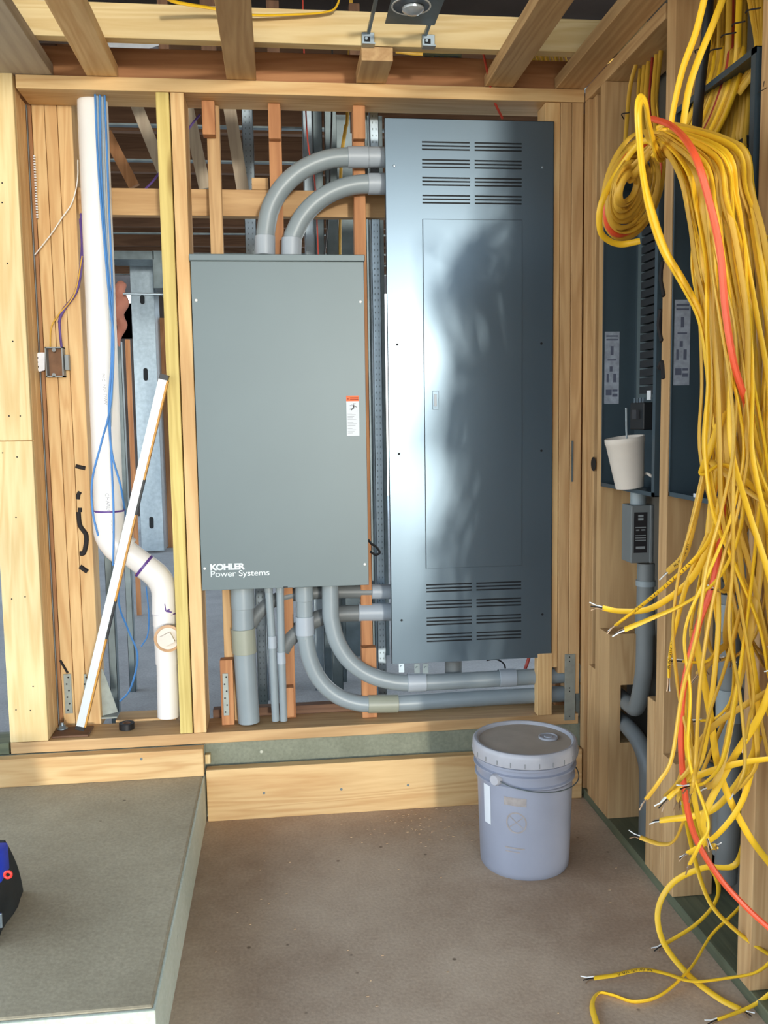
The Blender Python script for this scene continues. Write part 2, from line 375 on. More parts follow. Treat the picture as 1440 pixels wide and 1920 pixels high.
# rear staggered studs
def rear(xl, xr, ytop, ybot, Y, label, tint='orange', d=0.04, zt=FZ-0.001, zb=None):
    a = onY((xl), ytop, Y); b = onY(xr, ytop, Y)
    z0 = onY(xl, ybot, Y).z if zb is None else zb
    return lumber('wall_stud', label, 'stud', a.x, b.x, Y, Y+d, z0, zt, tint, 'z')
rear(388, 412, 260, 0, 0.10, 'pale rear stud above the left half of the transfer switch cabinet', 'tan', 0.039, zb=0.274)
lumber('packer_block', 'short rust-orange block on the pale rear stud under the top plate', 'block', onY(379, 230, .06).x, onY(403, 230, .06).x, .06, .099, onY(390, 252, .06).z, FZ-.001, 'orange', 'z')
rear(503, 527, 230, 0, 0.10, 'rust-orange rear stud behind the larger upper elbow', 'orange', 0.039, zb=0.274)
lumber('packer_block', 'short rust-orange block on the rear stud behind the larger upper elbow', 'block', onY(503, 230, .07).x, onY(526, 230, .07).x, .07, .099, onY(515, 260, .07).z, FZ-.001, 'orange', 'z')
rear(664, 686, 400, 0, 0.10, 'rust-orange rear stud behind the conduit couplings left of the tall panel', 'orange', 0.039, zb=0.274)
lumber('packer_block', 'short rust-orange block on the rear stud left of the tall panel', 'block', onY(662, 230, .07).x, onY(685, 230, .07).x, .07, .099, onY(670, 260, .07).z, FZ-.001, 'orange', 'z')
# lower blocks of those studs
lumber('packer_block', 'short orange block with a metal strap at the foot of the left rear stud', 'block', onY(414, 1300, .06).x, onY(438, 1300, .06).x, .06, .099, .274, onY(420, 1238, .06).z, 'orange', 'z')
lumber('packer_block', 'short orange block at the foot of the rear stud by the two thin conduits', 'block', onY(536, 1300, .06).x, onY(551, 1300, .06).x, .06, .099, .29, onY(540, 1290, .06).z, 'orange', 'z')
lumber('packer_block', 'short orange block at the foot of the rear stud under the crossing conduits', 'block', onY(678, 1240, .06).x, onY(706, 1240, .06).x, .06, .099, .274, onY(690, 1215, .06).z, 'orange', 'z')
# header board behind
lumber('header_board', 'horizontal orange-tan board crossing behind the studs above the cabinet', 'board', -0.62, 0.94, 0.18, 0.218, 1.892, 1.974, 'tan', 'x')
lumber('header_block', 'small block standing on the crossing board behind the elbow', 'block', onY(472, 340, .19).x, onY(503, 340, .19).x, .182, .218, 1.975, onY(480, 334, .19).z, 'tan', 'x')
# studs right of the panel
e = [onY(p, 200, 0).x for p in (1031, 1046, 1068, 1090)]
e = [0.862, 0.880, 0.916, 0.952]
lumber('wall_stud', 'stud half hidden by the right edge of the tall panel', 'stud', 0.832, e[1]-.001, 0.004, 0.09, 0.43, FZ-.001, 'pine', 'z')
lumber('wall_stud', 'stud directly right of the tall panel, cut short above the conduits', 'stud', e[1], e[2]-.001, 0.002, 0.09, 0.41, FZ-.001, 'tan', 'z')
lumber('wall_stud', 'corner stud right of the tall panel where two walls meet', 'stud', e[2], e[3], 0.0, 0.09, 0.34, FZ-.001, 'tan', 'z')
lumber('wall_stud', 'short stud foot below the tall panel standing in front of the conduits', 'stud', onY(1008, 1290, -.005).x, onY(1035, 1290, -.005).x, -.005, .034, .274, onY(1010, 1225, 0).z, 'pine', 'z')
st = thing('steel_strap', 'flat grey steel strap at the foot of the corner stud, behind the bucket', 'strap', onY(1068, 1350, 0))
a = onY(1059, 1227, -.003); b = onY(1078, 1350, -.003)
part('strap_plate', box(B(), a.x, b.x, -.004, -.001, b.z, a.z, .0008), M_STRAP, st)
a2 = onY(1079, 1243, .03); b2 = onY(1085, 1340, .03)
part('strap_leg', box(B(), a2.x, b2.x, .02, .04, b2.z, a2.z), M_STRAP, st)
bm = B()
for py in (1232, 1240, 1290, 1296, 1343):
    p = onY(1068, py, -.0042); cyl(bm, p, p+Vector((0, -.0006, 0)), .0022, 8)
part('screw_hole', bm, M_INK, st)['kind'] = 'stuff'

# ceiling battens (flat 2x4) along Y on top of the plate
JL = ['ceiling batten meeting the top plate above the white drain pipe', 'ceiling batten meeting the top plate above the transfer switch', 'short ceiling batten under the light bracket, left of the tall panel', 'ceiling batten above the right half of the tall panel', 'wide ceiling batten along the top of the right wall']
for lb, x0, x1, y0, t in ((JL[0], -.529, -.442, -1.6, 'pine'), (JL[1], -.130, -.044, -1.6, 'tan'), (JL[2], .252, .341, -.17, 'tan'), (JL[3], .644, .731, -1.6, 'tan'), (JL[4], .865, .955, -1.6, 'tan')):
    lumber('ceiling_batten', lb, 'timber', x0, x1, y0, .02, 2.2435, 2.281, t, 'y')
lumber('ceiling_batten', 'broad weathered ceiling timber at the top left corner', 'timber', -.90, -.625, -1.6, .02, 2.2435, 2.281, 'weather', 'y')
lumber('ceiling_beam', 'pale timber beam crossing over the battens near the light fitting', 'beam', -1.3, 1.3, -.172, -.134, 2.2825, 2.373, 'pale', 'x')
lumber('rim_board', 'brown upright board on top of the top plate behind the batten ends', 'board', -.66, .95, .03, .068, 2.2435, 2.335, 'orange', 'x')
# slab timbers behind the plate in the lower bay
lumber('floor_block', 'timber block on the plate behind the drain pipe foot', 'block', -.56, -.365, .15, .24, .238, .279, 'tan', 'x')
lumber('floor_block', 'second layer timber behind the conduits on the bottom plate', 'block', -.245, .94, .142, .18, .238, .30, 'dark', 'x')
lumber('floor_block', 'thin packer on the bottom plate at the leaning level', 'block', -.73, -.62, .02, .11, .2735, .28, 'dark', 'x')

# ================================================================== RIGHT WALL FRAMING (inner face X = .955)
XR = .955
lumber('right_top_plate', 'top plate of the right wall running towards the viewer', 'timber', XR, 1.10, -.585, -.002, FZ, 2.242, 'tan', 'y')
lumber('right_sill', 'dark greenish treated sill along the foot of the right wall', 'timber', XR+.003, 1.11, -2.2, -.003, 0.0, .03, 'treated', 'y')
def rstud(label, y0, y1, z0, z1, tint='tan', x0=XR, x1=1.085): return lumber('wall_stud', label, 'stud', x0, x1, y0, y1, z0, z1, tint, 'z')
rstud('right wall stud in the corner beside the back wall', -.035, -.001, .031, FZ-.001)
rstud('right wall stud set slightly back, second from the corner', -.075, -.037, .031, FZ-.001, 'tan', XR+.012)
def notched(label, y0, y1, zt, tint, xs_, n0, n1, x1=1.085):
    bm = B(); box(bm, XR, xs_, y0, y1, .031, zt); box(bm, xs_, x1, y0, y1, .031, n0); box(bm, xs_, x1, y0, y1, n1, zt)
    bmesh.ops.remove_doubles(bm, verts=bm.verts, dist=1e-5)
    return tag(obj('wall_stud', bm, wood(tint, 'z')), label, 'stud')
NX = onY(1163, 1340, -.262).x; N0 = onY(1175, 1392, -.262).z; N1 = onY(1175, 1284, -.262).z
notched('right wall stud on the left of the coil and the cup panel', -.178, -.14, FZ-.001, 'tan', NX, N0-.02, N1+.02)
notched('low block in front of the left panel stud, notched for the two conduit bends', -.262, -.18, onY(1141, 1190, -.262).z, 'tan', NX, N0, N1, 1.06)
rstud('right wall stud between the two open panels, black paint marks', -.645, -.597, .031, 2.7, 'tan')
rstud('right wall stud at the right edge of the picture', -1.10, -1.045, .031, 2.7, 'tan')
rstud('right wall stud nearest the viewer beyond the cables', -1.55, -1.50, .031, 2.7, 'tan')
rstud('stacked low block at the foot of the second right wall stud', -.138, -.08, .031, .46, 'tan', XR, 1.06)
rstud('low block sistered beside the stud between the panels', -.595, -.545, .031, .50, 'tan', XR, 1.085)
rstud('low wide block under the stud between the panels, on the sill', -.72, -.647, .031, .38, 'tan', XR, 1.06)
# bore hole at x 1110 y 870
bm = B(); p = onX(1113, 870, XR+.011)
lathe(bm, [(0, 0), (.022, 0), (.022, .001), (0, .001)], p, (-1, 0, 0), 20); tag(obj('bored_hole', bm, M_DARK), 'round dark bored hole in the stud left of the foam cup', 'hole')
bm = B(); a = onX(1080, 826, XR); 
box(bm, .9195, .926, -.0022, -.0002, onY(1085, 903, 0).z, onY(1085, 826, 0).z); tag(obj('paint_mark', bm, M_STEELD), 'short dark vertical mark on the corner stud left of the foam cup', 'mark')

# ================================================================== TALL PANEL COVER
pn = thing('panel_board', 'tall blue-grey panelboard with louvred cover between the studs', 'electrical panel', (.595, .0, .47))
PX0, PX1, PZ0, PZ1 = .334, .857, .468, 2.144
part('enclosure', box(B(), .35, .83, .006, .135, .49, 2.125), M_TUB, pn)
# cover plate with real louvre slots
def px_panel(x, y): return onY(x, y, -.004)
slots = []
for (yt, yb) in ((266, 380), (1094, 1200)):
    for g in range(4):
        for s in range(3):
            for (xa, xb) in ((787, 874), (883, 970)):
                f = (g*3+s+g*1.9)/(3*3+2+3*1.9)
                yy = yt+(yb-yt)*f
                if yt > 1000: xa2, xb2 = xa+11, xb+1+(xa > 850)*1; dy = 3 if xa < 850 else 0
                else: xa2, xb2 = xa, xb; dy = 0 if xa < 850 else 1.5
                A = px_panel(xa2, yy+dy); Bp = px_panel(xb2, yy+dy); slots.append((A.x, Bp.x, A.z-.0026, A.z+.0026))
# normalise columns so that slots align as on the real cover
cx = sorted({round(s[0], 2) for s in slots})
L0, L1, R0, R1 = .447, .594, .609, .756
sl2 = []
for s in slots:
    if s[0] < .55: sl2.append((L0, L1, s[2], s[3]))
    else: sl2.append((R0, R1, s[2], s[3]))
zs = sorted({round((s[2]+s[3])/2, 4) for s in sl2 if s[0] == L0})
bm = B()
def plate(bm, x0, x1, z0, z1): box(bm, x0, x1, -.004, -.0015, z0, z1)
plate(bm, PX0, L0, PZ0, PZ1); plate(bm, R1, PX1, PZ0, PZ1); plate(bm, L1, R0, PZ0, PZ1)
for (a, b) in ((L0, L1), (R0, R1)):
    prev = PZ0
    for z in zs: plate(bm, a, b, prev, z-.0024); prev = z+.0024
    plate(bm, a, b, prev, PZ1)
bmesh.ops.remove_doubles(bm, verts=bm.verts, dist=1e-5)
cover = part('cover', bm, M_PANEL, pn)
bm = B(); box(bm, PX0+.002, PX1-.002, -.001, .005, PZ0+.002, PZ1-.002); part('cover_backing', bm, M_DARK, pn)
bm = B()   # returned edges
box(bm, PX0, PX0+.0015, -.004, .008, PZ0, PZ1); box(bm, PX1-.0015, PX1, -.004, .003, PZ0, PZ1); box(bm, PX0, PX1, -.004, .003, PZ1-.0015, PZ1)
part('cover_flange', bm, M_PANEL, pn)
# door leaf
dx0, dz1 = px_panel(788, 411).x, px_panel(788, 411).z
dx1, dz0 = px_panel(969, 1065).x, px_panel(798, 1066).z
dx0 = .4475; dx1 = .757
door = part('door', box(B(), dx0, dx1, -.0062, -.0042, dz0, dz1, .0007), M_PANEL, pn)
bm = B(); g = .0016
box(bm, dx0-g, dx0, -.0050, -.0041, dz0, dz1); box(bm, dx0, dx1, -.0050, -.0041, dz1, dz1+g*.5)
part('door_gap', bm, M_DARK, pn)
bm = B(); a = onY(811, 733, -.0075); b = onY(823, 768, -.0075); box(bm, a.x, b.x, -.009, -.0062, b.z, a.z, .001)
h = part('latch', bm, M_PANEL, door)
bm = B(); box(bm, a.x+.004, a.x+.012, -.0115, -.009, b.z+.01, a.z-.01, .0006); part('latch_lever', bm, M_PAPER, door)
bm = B()
for (px, py) in ((739, 311), (1017, 314)):
    p = onY(px, py, -.0042); lathe(bm, [(0, .0035), (.003, .003), (.0042, 0)], p, (0, -1, 0), 14)
part('screw', bm, M_STEEL, pn, True)
for (px, py) in ((745, 646), (748, 851), (753, 1163), (1015, 644), (1015, 845), (1017, 1152)):
    bm = B(); p = onY(px, py, -.0042); lathe(bm, [(0, .0008), (.0038, .0008), (.0038, 0)], p, (0, -1, 0), 14)
    part('screw_hole', bm, M_DARK, pn)
for i, (px, py) in enumerate(((752, 1248), (781, 1250), (797, 1250))):
    bm = B(); p = onY(px, py, .05); box(bm, p.x-.009, p.x+.009, .04, .045, p.z-.02, p.z+.012); cyl(bm, p+Vector((0, -.012, 0)), p+Vector((0, -.016, 0)), .004, 10)
    part('mounting_tab', bm, M_STEEL if i == 0 else M_STEELD, pn)

# ================================================================== TRANSFER SWITCH CABINET
KY = -.012
ks = thing('transfer_switch', 'wide grey-green metal cabinet with a lidded top and white lettering', 'electrical cabinet', (.005, .0, .73))
a = onY(358, 490, KY); b = onY(691, 1097, KY); KX0, KX1 = -.2515, onY(690, 1000, KY).x
KZ0, KZ1 = onY(535, 1102, KY).z, onY(520, 488, KY).z
part('body', box(B(), KX0+.003, KX1-.003, KY+.003, .135, KZ0+.002, KZ1-.002, .002), M_CAB, ks)
cv = part('cover', box(B(), KX0, KX1, KY-.002, KY+.0025, KZ0, KZ1, .001), M_CAB, ks)
bm = box(B(), KX0-.003, KX1+.003, KY-.012, .14, KZ1-.004, KZ1+.016, .002); part('rain_lid', bm, M_CAB, ks)
for (px, py) in ((368, 563), (676, 566), (384, 1066), (684, 1058)):
    bm = B(); p = onY(px, py, KY-.002); lathe(bm, [(0, .003), (.003, .003), (.0045, .001), (.0045, 0)], p, (0, -1, 0), 12); part('screw', bm, M_WHITE, ks)
# knock-out slot at the bottom rim
a = onY(531, 1098, KY-.003); part('drain_slot', box(B(), a.x, a.x+.014, KY-.0026, KY-.0021, KZ0+.001, KZ0+.004), M_DARK, ks)
# warning sticker
a = onY(649, 742, KY-.0024); b = onY(674, 817, KY-.0024)
stk = part('warning_label', box(B(), a.x, b.x, KY-.0026, KY-.0021, b.z, a.z), M_PAPER, ks, label='white warning label with an orange band')
zo = a.z-(a.z-b.z)*.14
part('orange_band', box(B(), a.x, b.x, KY-.0030, KY-.0027, zo, a.z), M_ORANGE, stk)
bm = B(); W_ = b.x-a.x; Hh = a.z-b.z
def bar(x0, x1, z0, z1): box(bm, a.x+W_*x0, a.x+W_*x1, KY-.0034, KY-.0031, b.z+Hh*z0, b.z+Hh*z1)
bar(.30, .95, .93, .955); bar(.30, .95, .89, .915); bar(.10, .18, .90, .94)
part('band_lettering', bm, plain('dark_orange_ink', srgb(150, 60, 34), .7), stk)
bm = B(); cx0 = a.x+W_*.58; cz0 = b.z+Hh*.72
lathe(bm, [(0, .0003), (.0018, .0003), (.0018, 0)], (cx0, KY-.0027, cz0+.009), (0, -1, 0), 10)
for (x0, z0, x1, z1, r) in ((0, .006, 0, -.004, .0014), (0, .004, -.012, .004, .0008), (0, .004, .010, -.001, .0008), (0, -.004, -.008, -.010, .0009), (0, -.004, -.012, -.007, .0009), (-.008, .008, .006, .010, .0005)):
    cyl(bm, (cx0+x0, KY-.0029, cz0+z0), (cx0+x1, KY-.0029, cz0+z1), r, 6)
part('shock_figure', bm, M_INK, stk)
bm = B()
for k in range(14):
    z = .56-k*.038
    if k in (5, 9): continue
    bar(.08, .45+.4*((k*37 % 10)/10), z, z+.010)
part('small_print', bm, plain('pale_ink', srgb(150, 154, 160), .7), stk)
def text(txt, size, loc, mat, parent, name='lettering', sx=1.0, off=0.0, rot=(PI/2, 0, 0), ext=.0002, sp=1.0):
    cu = bpy.data.curves.new('txt', 'FONT'); cu.body = txt; cu.size = size; cu.extrude = ext; cu.offset = off; cu.space_character = sp
    t = bpy.data.objects.new('txt', cu); COL.objects.link(t)
    dg = bpy.context.evaluated_depsgraph_get(); me = bpy.data.meshes.new_from_object(t.evaluated_get(dg))
    me.name = name; bpy.data.objects.remove(t); bpy.data.curves.remove(cu)
    mw = Matrix.Translation(Vector(loc)) @ Matrix.Rotation(rot[2], 4, 'Z') @ Matrix.Rotation(rot[1], 4, 'Y') @ Matrix.Rotation(rot[0], 4, 'X') @ Matrix.Diagonal((sx, 1, 1, 1))
    me.transform(mw); me.transform(Matrix.Translation(-ORG[parent.name]))
    me.materials.clear(); me.materials.append(mat)
    o = bpy.data.objects.new(name, me); COL.objects.link(o); o.parent = parent; ORG[o.name] = ORG[parent.name]
    return o
a = onY(394, 1069, KY-.0024); text('KOHLER', .0255, a, M_LOGO, ks, 'lettering', 1.13, .0012, sp=.92)
a2 = onY(456, 1069, KY-.0024); text('.', .014, a2, M_LOGO, ks, 'lettering')
a = onY(394, 1082, KY-.0024); text('Power Systems', .0262, a, M_LOGO, ks, 'lettering', 1.17, .0001, sp=.96)

# ================================================================== CONDUITS
def conduit(label, px, Y, rpx, mat, segs=(), cat='conduit', name='conduit', n=20, Yl=None):
    """px: centre-line control points in the photo, all in the plane Y; segs: couplings (start, end, extra radius, material)"""
    def dist(p): return (Vector(p)-Vector(CP)).dot(Vector(AX[2]))
    pts = [onY(p[0], p[1], p[2] if len(p) > 2 else Y) for p in px]
    r = rpx*dist(pts[0])/FPX
    t = thing(name, label, cat, pts[-1])
    part('pipe', tube(B(), smooth_path(pts, 8), r, n), mat, t, True)
    for (a, b, ex, mt) in segs:
        A = onY(a[0], a[1], Y); Bp = onY(b[0], b[1], Y); d = (Bp-A).normalized()
        R = r+ex
        bm = B(); L_ = (Bp-A).length
        lathe(bm, [(r, 0), (R-.0008, 0), (R, .0008), (R, L_-.0008), (R-.0008, L_), (r, L_)], A, d, 28)
        part('coupling', bm, mt, t, True)
    return t
def arc(p0, c1, c2, p3, n=7):
    out = []
    for k in range(n+1):
        t = k/n; out.append(tuple((1-t)**3*p0[i]+3*(1-t)**2*t*c1[i]+3*(1-t)*t*t*c2[i]+t**3*p3[i] for i in range(2)))
    return out
YC = .07
conduit('larger grey upper elbow conduit from the cabinet top into the tall panel', [(497, 479), (498, 440)]+arc((499, 430), (504, 350), (575, 294), (652, 295))+[(722, 295)], YC, 17.5, M_PVC, [((497, 479), (497, 443), .0025, M_PVCL), ((652, 295), (690, 295), .0035, M_PVCL), ((690, 295), (721, 295), .0022, M_PVCL)])
conduit('smaller grey upper elbow conduit nested under the larger one', [(546, 481), (549, 447)]+arc((552, 437), (575, 375), (635, 345), (690, 345))+[(722, 345)], YC, 17.5, M_PVC, [((546, 481), (547, 447), .0025, M_PVCL), ((690, 345), (721, 345), .0035, M_PVCL)])
conduit('thickest grey vertical conduit below the cabinet with an olive coupling', [(454, 1095), (457, 1200), (467, 1353)], YC, 20.5, M_PVC, [((454, 1098), (456, 1140), .003, M_PVC), ((456, 1178), (459, 1224), .0035, M_PVCO)])
conduit('left of the two thin grey conduits below the cabinet', [(503, 1095), (510, 1200), (517, 1351)], YC-.01, 7.2, M_PVC, [((510, 1192), (511, 1215), .0015, M_PVCL), ((503, 1100), (504, 1110), .001, M_PVC)])
conduit('right of the two thin grey conduits below the cabinet', [(525, 1095), (527, 1200), (532, 1351)], YC-.01, 7.2, M_PVC, [((527, 1222), (528, 1244), .0015, M_PVCL), ((525, 1100), (525, 1111), .001, M_PVC)])
conduit('lower grey elbow conduit running right along the bottom plate', [(570, 1095), (572, 1190)]+arc((573, 1196), (580, 1270), (620, 1318), (692, 1320))+[(760, 1318), (900, 1309), (1110, 1298)], YC-.015, 15.5, M_PVC, [((570, 1098), (571, 1126), .0022, M_PVC), ((571, 1155), (572, 1190), .0035, M_PVCL), ((690, 1320), (746, 1319), .003, M_PVCO)])
conduit('upper grey elbow conduit sweeping right above the bottom plate', [(619, 1095), (620, 1150)]+arc((622, 1165), (632, 1235), (680, 1278), (764, 1280))+[(830, 1278), (940, 1272), (1110, 1262)], YC-.025, 15.8, M_PVC, [((764, 1280), (798, 1279), .003, M_PVCL), ((935, 1271), (966, 1270), .003, M_PVCL)])
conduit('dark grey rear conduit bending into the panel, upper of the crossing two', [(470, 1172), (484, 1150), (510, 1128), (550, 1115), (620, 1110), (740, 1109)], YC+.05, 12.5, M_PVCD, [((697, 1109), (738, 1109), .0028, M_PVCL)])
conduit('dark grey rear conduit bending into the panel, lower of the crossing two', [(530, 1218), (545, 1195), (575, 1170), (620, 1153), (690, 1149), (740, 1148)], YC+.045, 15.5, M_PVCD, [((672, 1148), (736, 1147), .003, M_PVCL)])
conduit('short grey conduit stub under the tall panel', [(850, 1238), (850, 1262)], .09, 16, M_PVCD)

# ================================================================== WHITE DRAIN
dr = thing('drain_pipe', 'white plastic drain pipe with offset bends and cleanout plug', 'pipe', (-.38, .09, .274))
YD = .10
def dpx(x, y): return onY(x, y, YD)
r1 = .0445
pt = [dpx(171, 130), dpx(186, 500), dpx(204, 965)]; pt = [Vector((p.x, YD, p.z)) for p in pt]
part('upper_pipe', tube(B(), pt, r1, 32), M_WPVC, dr, True)
r2 = r1+.004
bend1 = [dpx(203, 958), dpx(204, 985)]+[dpx(*q) for q in ((208, 1005), (222, 1025), (240, 1036))]
part('upper_bend', tube(B(), smooth_path(bend1, 6), r2, 32), M_WPVC, dr, True)
part('slanted_pipe', tube(B(), [dpx(232, 1030), dpx(296, 1078)], .037, 32), M_WPVC, dr, True)
bend2 = [dpx(268, 1060), dpx(284, 1071)]+[dpx(*q) for q in ((298, 1085), (307, 1103), (309, 1125), (309, 1150))]
part('lower_bend', tube(B(), smooth_path(bend2, 6), .0405, 32), M_WPVC, dr, True)
part('hub', cyl(B(), dpx(309, 1124), dpx(310, 1172), .039, 32), M_WPVC, dr, True)
part('tee_body', cyl(B(), dpx(310, 1170), dpx(314, 1243), .0375, 32), M_WPVC, dr, True)
part('lower_pipe', cyl(B(), dpx(314, 1240), dpx(316, 1343), .0345, 32), M_WPVC, dr, True)
def ring_on(a, b, r, mat, nm): part(nm, cyl(B(), a, b, r, 32), mat, dr, True)
ring_on(dpx(203.5, 956), dpx(203.6, 959), r2+.0006, M_PURPLE, 'primer_ring')
ring_on(dpx(309.6, 1147.5), dpx(309.7, 1150), .0398, M_PURPLE, 'primer_ring')
d0 = dpx(268, 1060); d1 = dpx(272, 1063); ring_on(d0, d1, .0412, M_PURPLE, 'primer_ring')
bm = B(); p = dpx(308, 1140)
for q0, q1 in (((309, 1132), (311, 1146)), ((311, 1146), (322, 1148)), ((311, 1146), (318, 1143))):
    A = onY(*q0, YD-.0385); Bq = onY(*q1, YD-.0385); cyl(bm, A, Bq, .0022, 8)
part('primer_mark', bm, M_PURPLE, dr)
tc_ = onY(316, 1195, YD-.05); ay = (0, -1, 0)
bm = lathe(B(), [(.030, -.05), (.030, .004), (.041, .006), (.043, .010), (.043, .017), (.036, .019), (.034, .015)], tc_, ay, 40); part('cleanout_ring', bm, M_RINGB, dr, True)
bm = lathe(B(), [(.035, .0), (.035, .016), (.0, .016)], tc_, ay, 32); plug = part('cleanout_plug', bm, M_FOAM, dr, True)
bm = B(); c = tc_+Vector((0, -.016, 0)); ca, sa = math.cos(.45), math.sin(.45); s_ = .017
poly = [(-s_, -s_), (s_, -s_), (s_, s_), (-s_, s_)]
prism(bm, poly, c, (ca, 0, sa), (-sa, 0, ca), (0, -.014, 0)); part('square_boss', bm, M_FOAM, plug)
text('CHARLOTTE PIPE', .016, onY(197, 925, YD-.0452), M_PRINT, dr, 'pipe_print', 1, 0, (PI/2, PI/2-.05, 0))
text('PVC  NSF-DWV', .014, onY(190, 700, YD-.0453), M_PRINT, dr, 'pipe_print', 1, 0, (PI/2, PI/2-.04, 0))

# wires along the drain
def wire(name, label, cat, px, Y, r, mat, group=None, n=8):
    pts = [onY(p[0], p[1], p[2] if len(p) > 2 else Y) for p in px]
    return tag(obj(name, tube(B(), smooth_path(pts, 7), r, n), mat, smooth=True), label, cat, group)
YW = .045
wire('blue_cable', 'bright blue cable hugging the right edge of the drain pipe, straightest one', 'cable', [(196, 170), (205, 400), (211, 560), (208, 720), (206, 790), (213, 960), (212, 1060)], YW, .0032, M_BLUE)
wire('blue_cable', 'blue cable drooping left across the drain pipe to the stud', 'cable', [(178, 170), (183, 290), (191, 400), (205, 560), (213, 640), (207, 760), (190, 830), (173, 900), (174, 960), (184, 1005)], YW-.008, .0032, M_BLUE)
wire('blue_cable', 'blue cable crossing the drain pipe and hanging down to the floor', 'cable', [(187, 170), (190, 330), (200, 480), (212, 620), (204, 760), (210, 850), (228, 920), (236, 1000, .2), (222, 1120, .25), (240, 1180, .3), (258, 1230, .3), (245, 1290, .3), (225, 1315, .3)], YW-.004, .0032, M_BLUE)
wire('grey_cable', 'pale grey-blue cable running beside the blue cables', 'cable', [(191, 170), (197, 380), (204, 520), (210, 700), (206, 800)], YW+.01, .0045, M_GREYW)
wire('grey_cable', 'second pale grey cable tucked between blue cables at the drain pipe top', 'cable', [(182, 170), (188, 330), (198, 460)], YW+.004, .0035, M_GREYW)
wire('blue_cable', 'loose thin blue cable loop behind the slanted drain', 'cable', [(274, 1100), (279, 1150), (277, 1190), (265, 1212)], .35, .0025, M_BLUE)
wire('white_wire', 'thin white wire hanging diagonally across the three studs', 'cable', [(146, 300), (145, 340), (135, 380), (115, 410), (95, 440), (65, 478)], .12, .0017, M_WHITE)
wire('purple_cable', 'purple cable curving from the drain bay down to the wall box', 'cable', [(152, 400), (155, 470), (146, 540), (122, 578), (112, 600), (113, 630), (116, 655)], .13, .0038, M_PURW)
wire('purple_cable', 'second purple cable running beside the first behind the studs', 'cable', [(150, 410), (153, 470), (142, 545), (117, 582), (110, 605)], .128, .0032, M_PURW)
wire('beige_wire', 'thin beige wire ending at the top of the wall box', 'cable', [(154, 480), (140, 550), (110, 590), (96, 615), (94, 652)], .126, .0022, M_YELD)
wire('purple_cable', 'purple cable arching behind the stud pair above the drain bay', 'cable', [(207, 396), (240, 382), (275, 352), (300, 322), (355, 240), (375, 215)], .25, .0035, M_PURW)
# measuring tape stuck in the gap
bm = B()
for k in range(24):
    p = onY(64+k*.25, 292+k*5.0, .125); box(bm, p.x-.003, p.x+.003, .1245, .1255, p.z-.0028, p.z+.0015)
tag(obj('measuring_strip', bm, M_PAPER), 'striped white strip in the gap beside the thick post', 'strip')
# wall box
wb = thing('wall_box', 'small grey electrical wall box with white bracket on the left studs', 'electrical box', onY(103, 707, .12))
a = onY(85, 651, .115); b = onY(121, 707, .115)
bm = B(); t_ = .0035
box(bm, a.x, a.x+t_, .105, .14, b.z, a.z); box(bm, b.x-t_, b.x, .105, .14, b.z, a.z); box(bm, a.x, b.x, .105, .14, a.z-t_, a.z); box(bm, a.x, b.x, .105, .14, b.z, b.z+t_)
part('box_shell', bm, M_BOXGREY, wb)
part('box_back', box(B(), a.x+.002, b.x-.002, .136, .1395, b.z+.002, a.z-.002), M_KRAFT, wb)
c1 = onY(121, 665, .12); c2 = onY(130, 694, .12); part('side_flange', box(B(), c1.x, c2.x, .115, .14, c2.z, c1.z, .001), M_BOXGREY, wb)
bm = B(); q = [(59, 664), (64, 668), (72, 661), (84, 661), (84, 694), (74, 697), (68, 692), (60, 695), (60, 689), (64, 684), (64, 676), (59, 670)]
pp = [onY(x, y, .112) for x, y in q]; prism(bm, [(p.x, p.z) for p in pp], (0, .112, 0), (1, 0, 0), (0, 0, 1), (0, .002, 0))
br = part('bracket', bm, M_BRACKET, wb, label='white mounting bracket')
bm = B()
for (x, y) in ((70, 671), (70, 679), (71, 688), (64, 691), (64, 665)):
    p = onY(x, y, .112); lathe(bm, [(0, .0006), (.0028, .0006), (.0028, 0)], p, (0, -1, 0), 10)
part('bracket_hole', bm, M_INK, br)
for yy in (656, 703):
    bm = B(); p = onY(101, yy, .106); lathe(bm, [(0, .001), (.006, .001), (.006, 0)], p, (0, -1, 0), 12)
    part('screw_lug', bm, M_BOXGREY, wb)

# level leaning
lv = thing('spirit_level', 'long white and amber spirit level leaning across the drain bay', 'level', onY(150, 1366, -.02))
A0 = onY(152, 1360, -.012); A1 = onY(306, 712, -.018)
d = (A1-A0).normalized(); s_ = Vector((0, 1, 0)).cross(d).normalized(); n_ = Vector((0, 1, 0))
def slab(A, Bp, u0, u1, v0, v1, bm=None):
    bm = bm or B(); vs = []
    for p in (A, Bp):
        for (u, v) in ((u0, v0), (u1, v0), (u1, v1), (u0, v1)): vs.append(bm.verts.new(p+s_*u+n_*v))
    for q in ((0, 1, 2, 3), (7, 6, 5, 4), (0, 4, 5, 1), (1, 5, 6, 2), (2, 6, 7, 3), (3, 7, 4, 0)): bm.faces.new([vs[i] for i in q])
    return bm
if s_.x < 0: s_ = -s_
part('front_rail', slab(A0, A1, -.0125, .0115, -.012, -.008), M_ALU, lv)
part('web', slab(A0, A1, -.001, .008, -.008, .010), M_ALU, lv)
part('rear_rail', slab(A0, A1, .010, .0165, -.010, .012), M_AMBER, lv, label='amber yellow side of the level')
e0 = A0-d*.012; part('end_cap', slab(e0, A0, -.0135, .014, -.013, .013), M_BLACK, lv)
e1 = A1+d*.016; part('end_cap', slab(A1, e1, -.012, .014, -.013, .013), M_BLACK, lv)
for (fa, fb) in ((.26, .37), (.62, .72)):
    part('vial_window', slab(A0+(A1-A0)*fa, A0+(A1-A0)*fb, .0105, .0172, -.0108, .0125), M_BLACK, lv)

